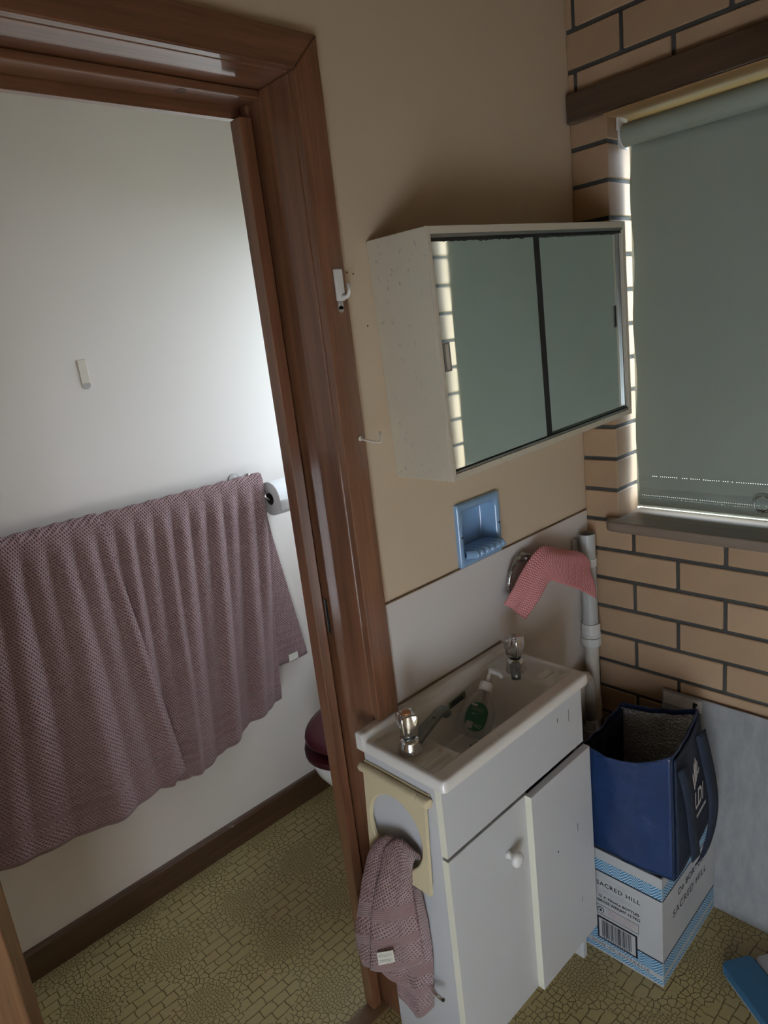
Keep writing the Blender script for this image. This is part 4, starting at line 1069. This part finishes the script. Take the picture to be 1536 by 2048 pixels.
tpr = empty('toilet_paper_holder', (-.44, .9, 1.15)); tag(tpr, 'chrome toilet paper holder on the toilet wall beside the towel', 'paper holder')
RC = (.822, 1.150)
MB().tube([(-.515, .905, 1.215), (-.515, .87, 1.215), (-.515, .835, 1.19), (-.512, RC[0], RC[1] + .008), (-.50, RC[0], RC[1]), (-.36, RC[0], RC[1])], .0045, 12).build('holder_wire', 'chrome', tpr, smooth=True)
MB().lathe([(.018, 0), (.016, .006), (.006, .009)], 18, Matrix.Translation((-.515, .905, 1.215)) @ Matrix.Rotation(PI / 2, 4, 'X')).build('holder_plate', 'chrome', tpr, smooth=True)
ro = empty('toilet_roll', (-.44, RC[0], RC[1])); tag(ro, 'white toilet paper roll seen past the door frame', 'toilet roll')
RM = Matrix.Translation((-.498, RC[0], RC[1])) @ Matrix.Rotation(PI / 2, 4, 'Y')
m = MB(); m.grid([[RM @ Vector((q * math.cos(a), q * math.sin(a), z)) for a in [2 * PI * k / 40 for k in range(40)]] for q, z in ((.020, 0), (.054, 0), (.055, .002), (.055, .098), (.054, .1), (.020, .1))], closev=True); m.build('paper_roll', 'paper', ro)
m = MB(); m.grid([[RM @ Vector((q * math.cos(a), q * math.sin(a), z)) for a in [2 * PI * k / 28 for k in range(28)]] for q, z in ((.0199, .0005), (.0199, .0995), (.0185, .0995), (.0185, .0005), (.0199, .0005))], closev=True); m.build('cardboard_core', 'card_brown', ro, smooth=True)
m = MB(); m.grid([[(x, RC[0] - .0555 - .002 * math.sin(q * 3), RC[1] - .035 * q) for x in (-.497, -.399)] for q in (0, .25, .5, .75, 1)]); m.build('loose_sheet', 'paper', ro, smooth=True, solid=.0006)

# adhesive strip left on the toilet wall
ws = empty('hook_backing', (-.957, .905, 1.56)); tag(ws, 'small cream adhesive strip stuck on the bare toilet wall', 'adhesive strip')
B('backing_plate', 'hook_cream', ws, -.969, -.946, .902, .9048, 1.578, 1.640, bev=.001)
MB().lathe([(.0115, 0), (.0115, .0016)], 20, Matrix.Translation((-.9575, .9048, 1.574)) @ Matrix.Rotation(PI / 2, 4, 'X')).build('peeled_tab', 'clear_strip', ws)

# toilet
to = empty('toilet', (-.35, .53, 0)); tag(to, 'white toilet with a maroon seat and lid behind the door frame', 'toilet')
tyc = .53
def egg(cx_, a, b, z, n=40, k=.18):
    return [(cx_ + a * math.cos(t_), tyc + b * math.sin(t_) * (1 + k * .5 * math.cos(t_)), z) for t_ in [2 * PI * q / n for q in range(n)]]
MB().loft([egg(-.36, .20, .105, 0), egg(-.36, .195, .10, .05), egg(-.37, .19, .095, .16), egg(-.39, .21, .125, .26), egg(-.42, .235, .165, .34), egg(-.43, .240, .178, .385), egg(-.43, .235, .172, .395)]).build('pan', 'china', to, smooth=True)
MB().loft([egg(-.432, .243, .182, .397), egg(-.432, .250, .188, .402), egg(-.432, .250, .188, .414), egg(-.432, .243, .182, .419), egg(-.42, .15, .10, .419), egg(-.42, .15, .10, .397)], False, False).build('seat', 'maroon', to, smooth=True)
LM = Matrix.Translation((-.19, 0, .424)) @ Matrix.Rotation(math.radians(2.5), 4, 'Y') @ Matrix.Translation((.19, 0, -.424))
MB().loft([egg(-.430, .238, .180, .424), egg(-.430, .246, .186, .429), egg(-.430, .244, .185, .438), egg(-.430, .22, .165, .444), egg(-.43, .10, .08, .447)]).build('lid', 'maroon', to, smooth=True, M=LM)
MB().box(-.20, -.012, tyc - .19, tyc + .19, .40, .76, bev=.02, seg=3).build('cistern', 'china', to)
MB().box(-.205, -.008, tyc - .195, tyc + .195, .761, .79, bev=.008, seg=2).build('cistern_lid', 'china', to)
B('pan_back', 'china', to, -.22, -.03, tyc - .11, tyc + .11, .30, .399, bev=.01)
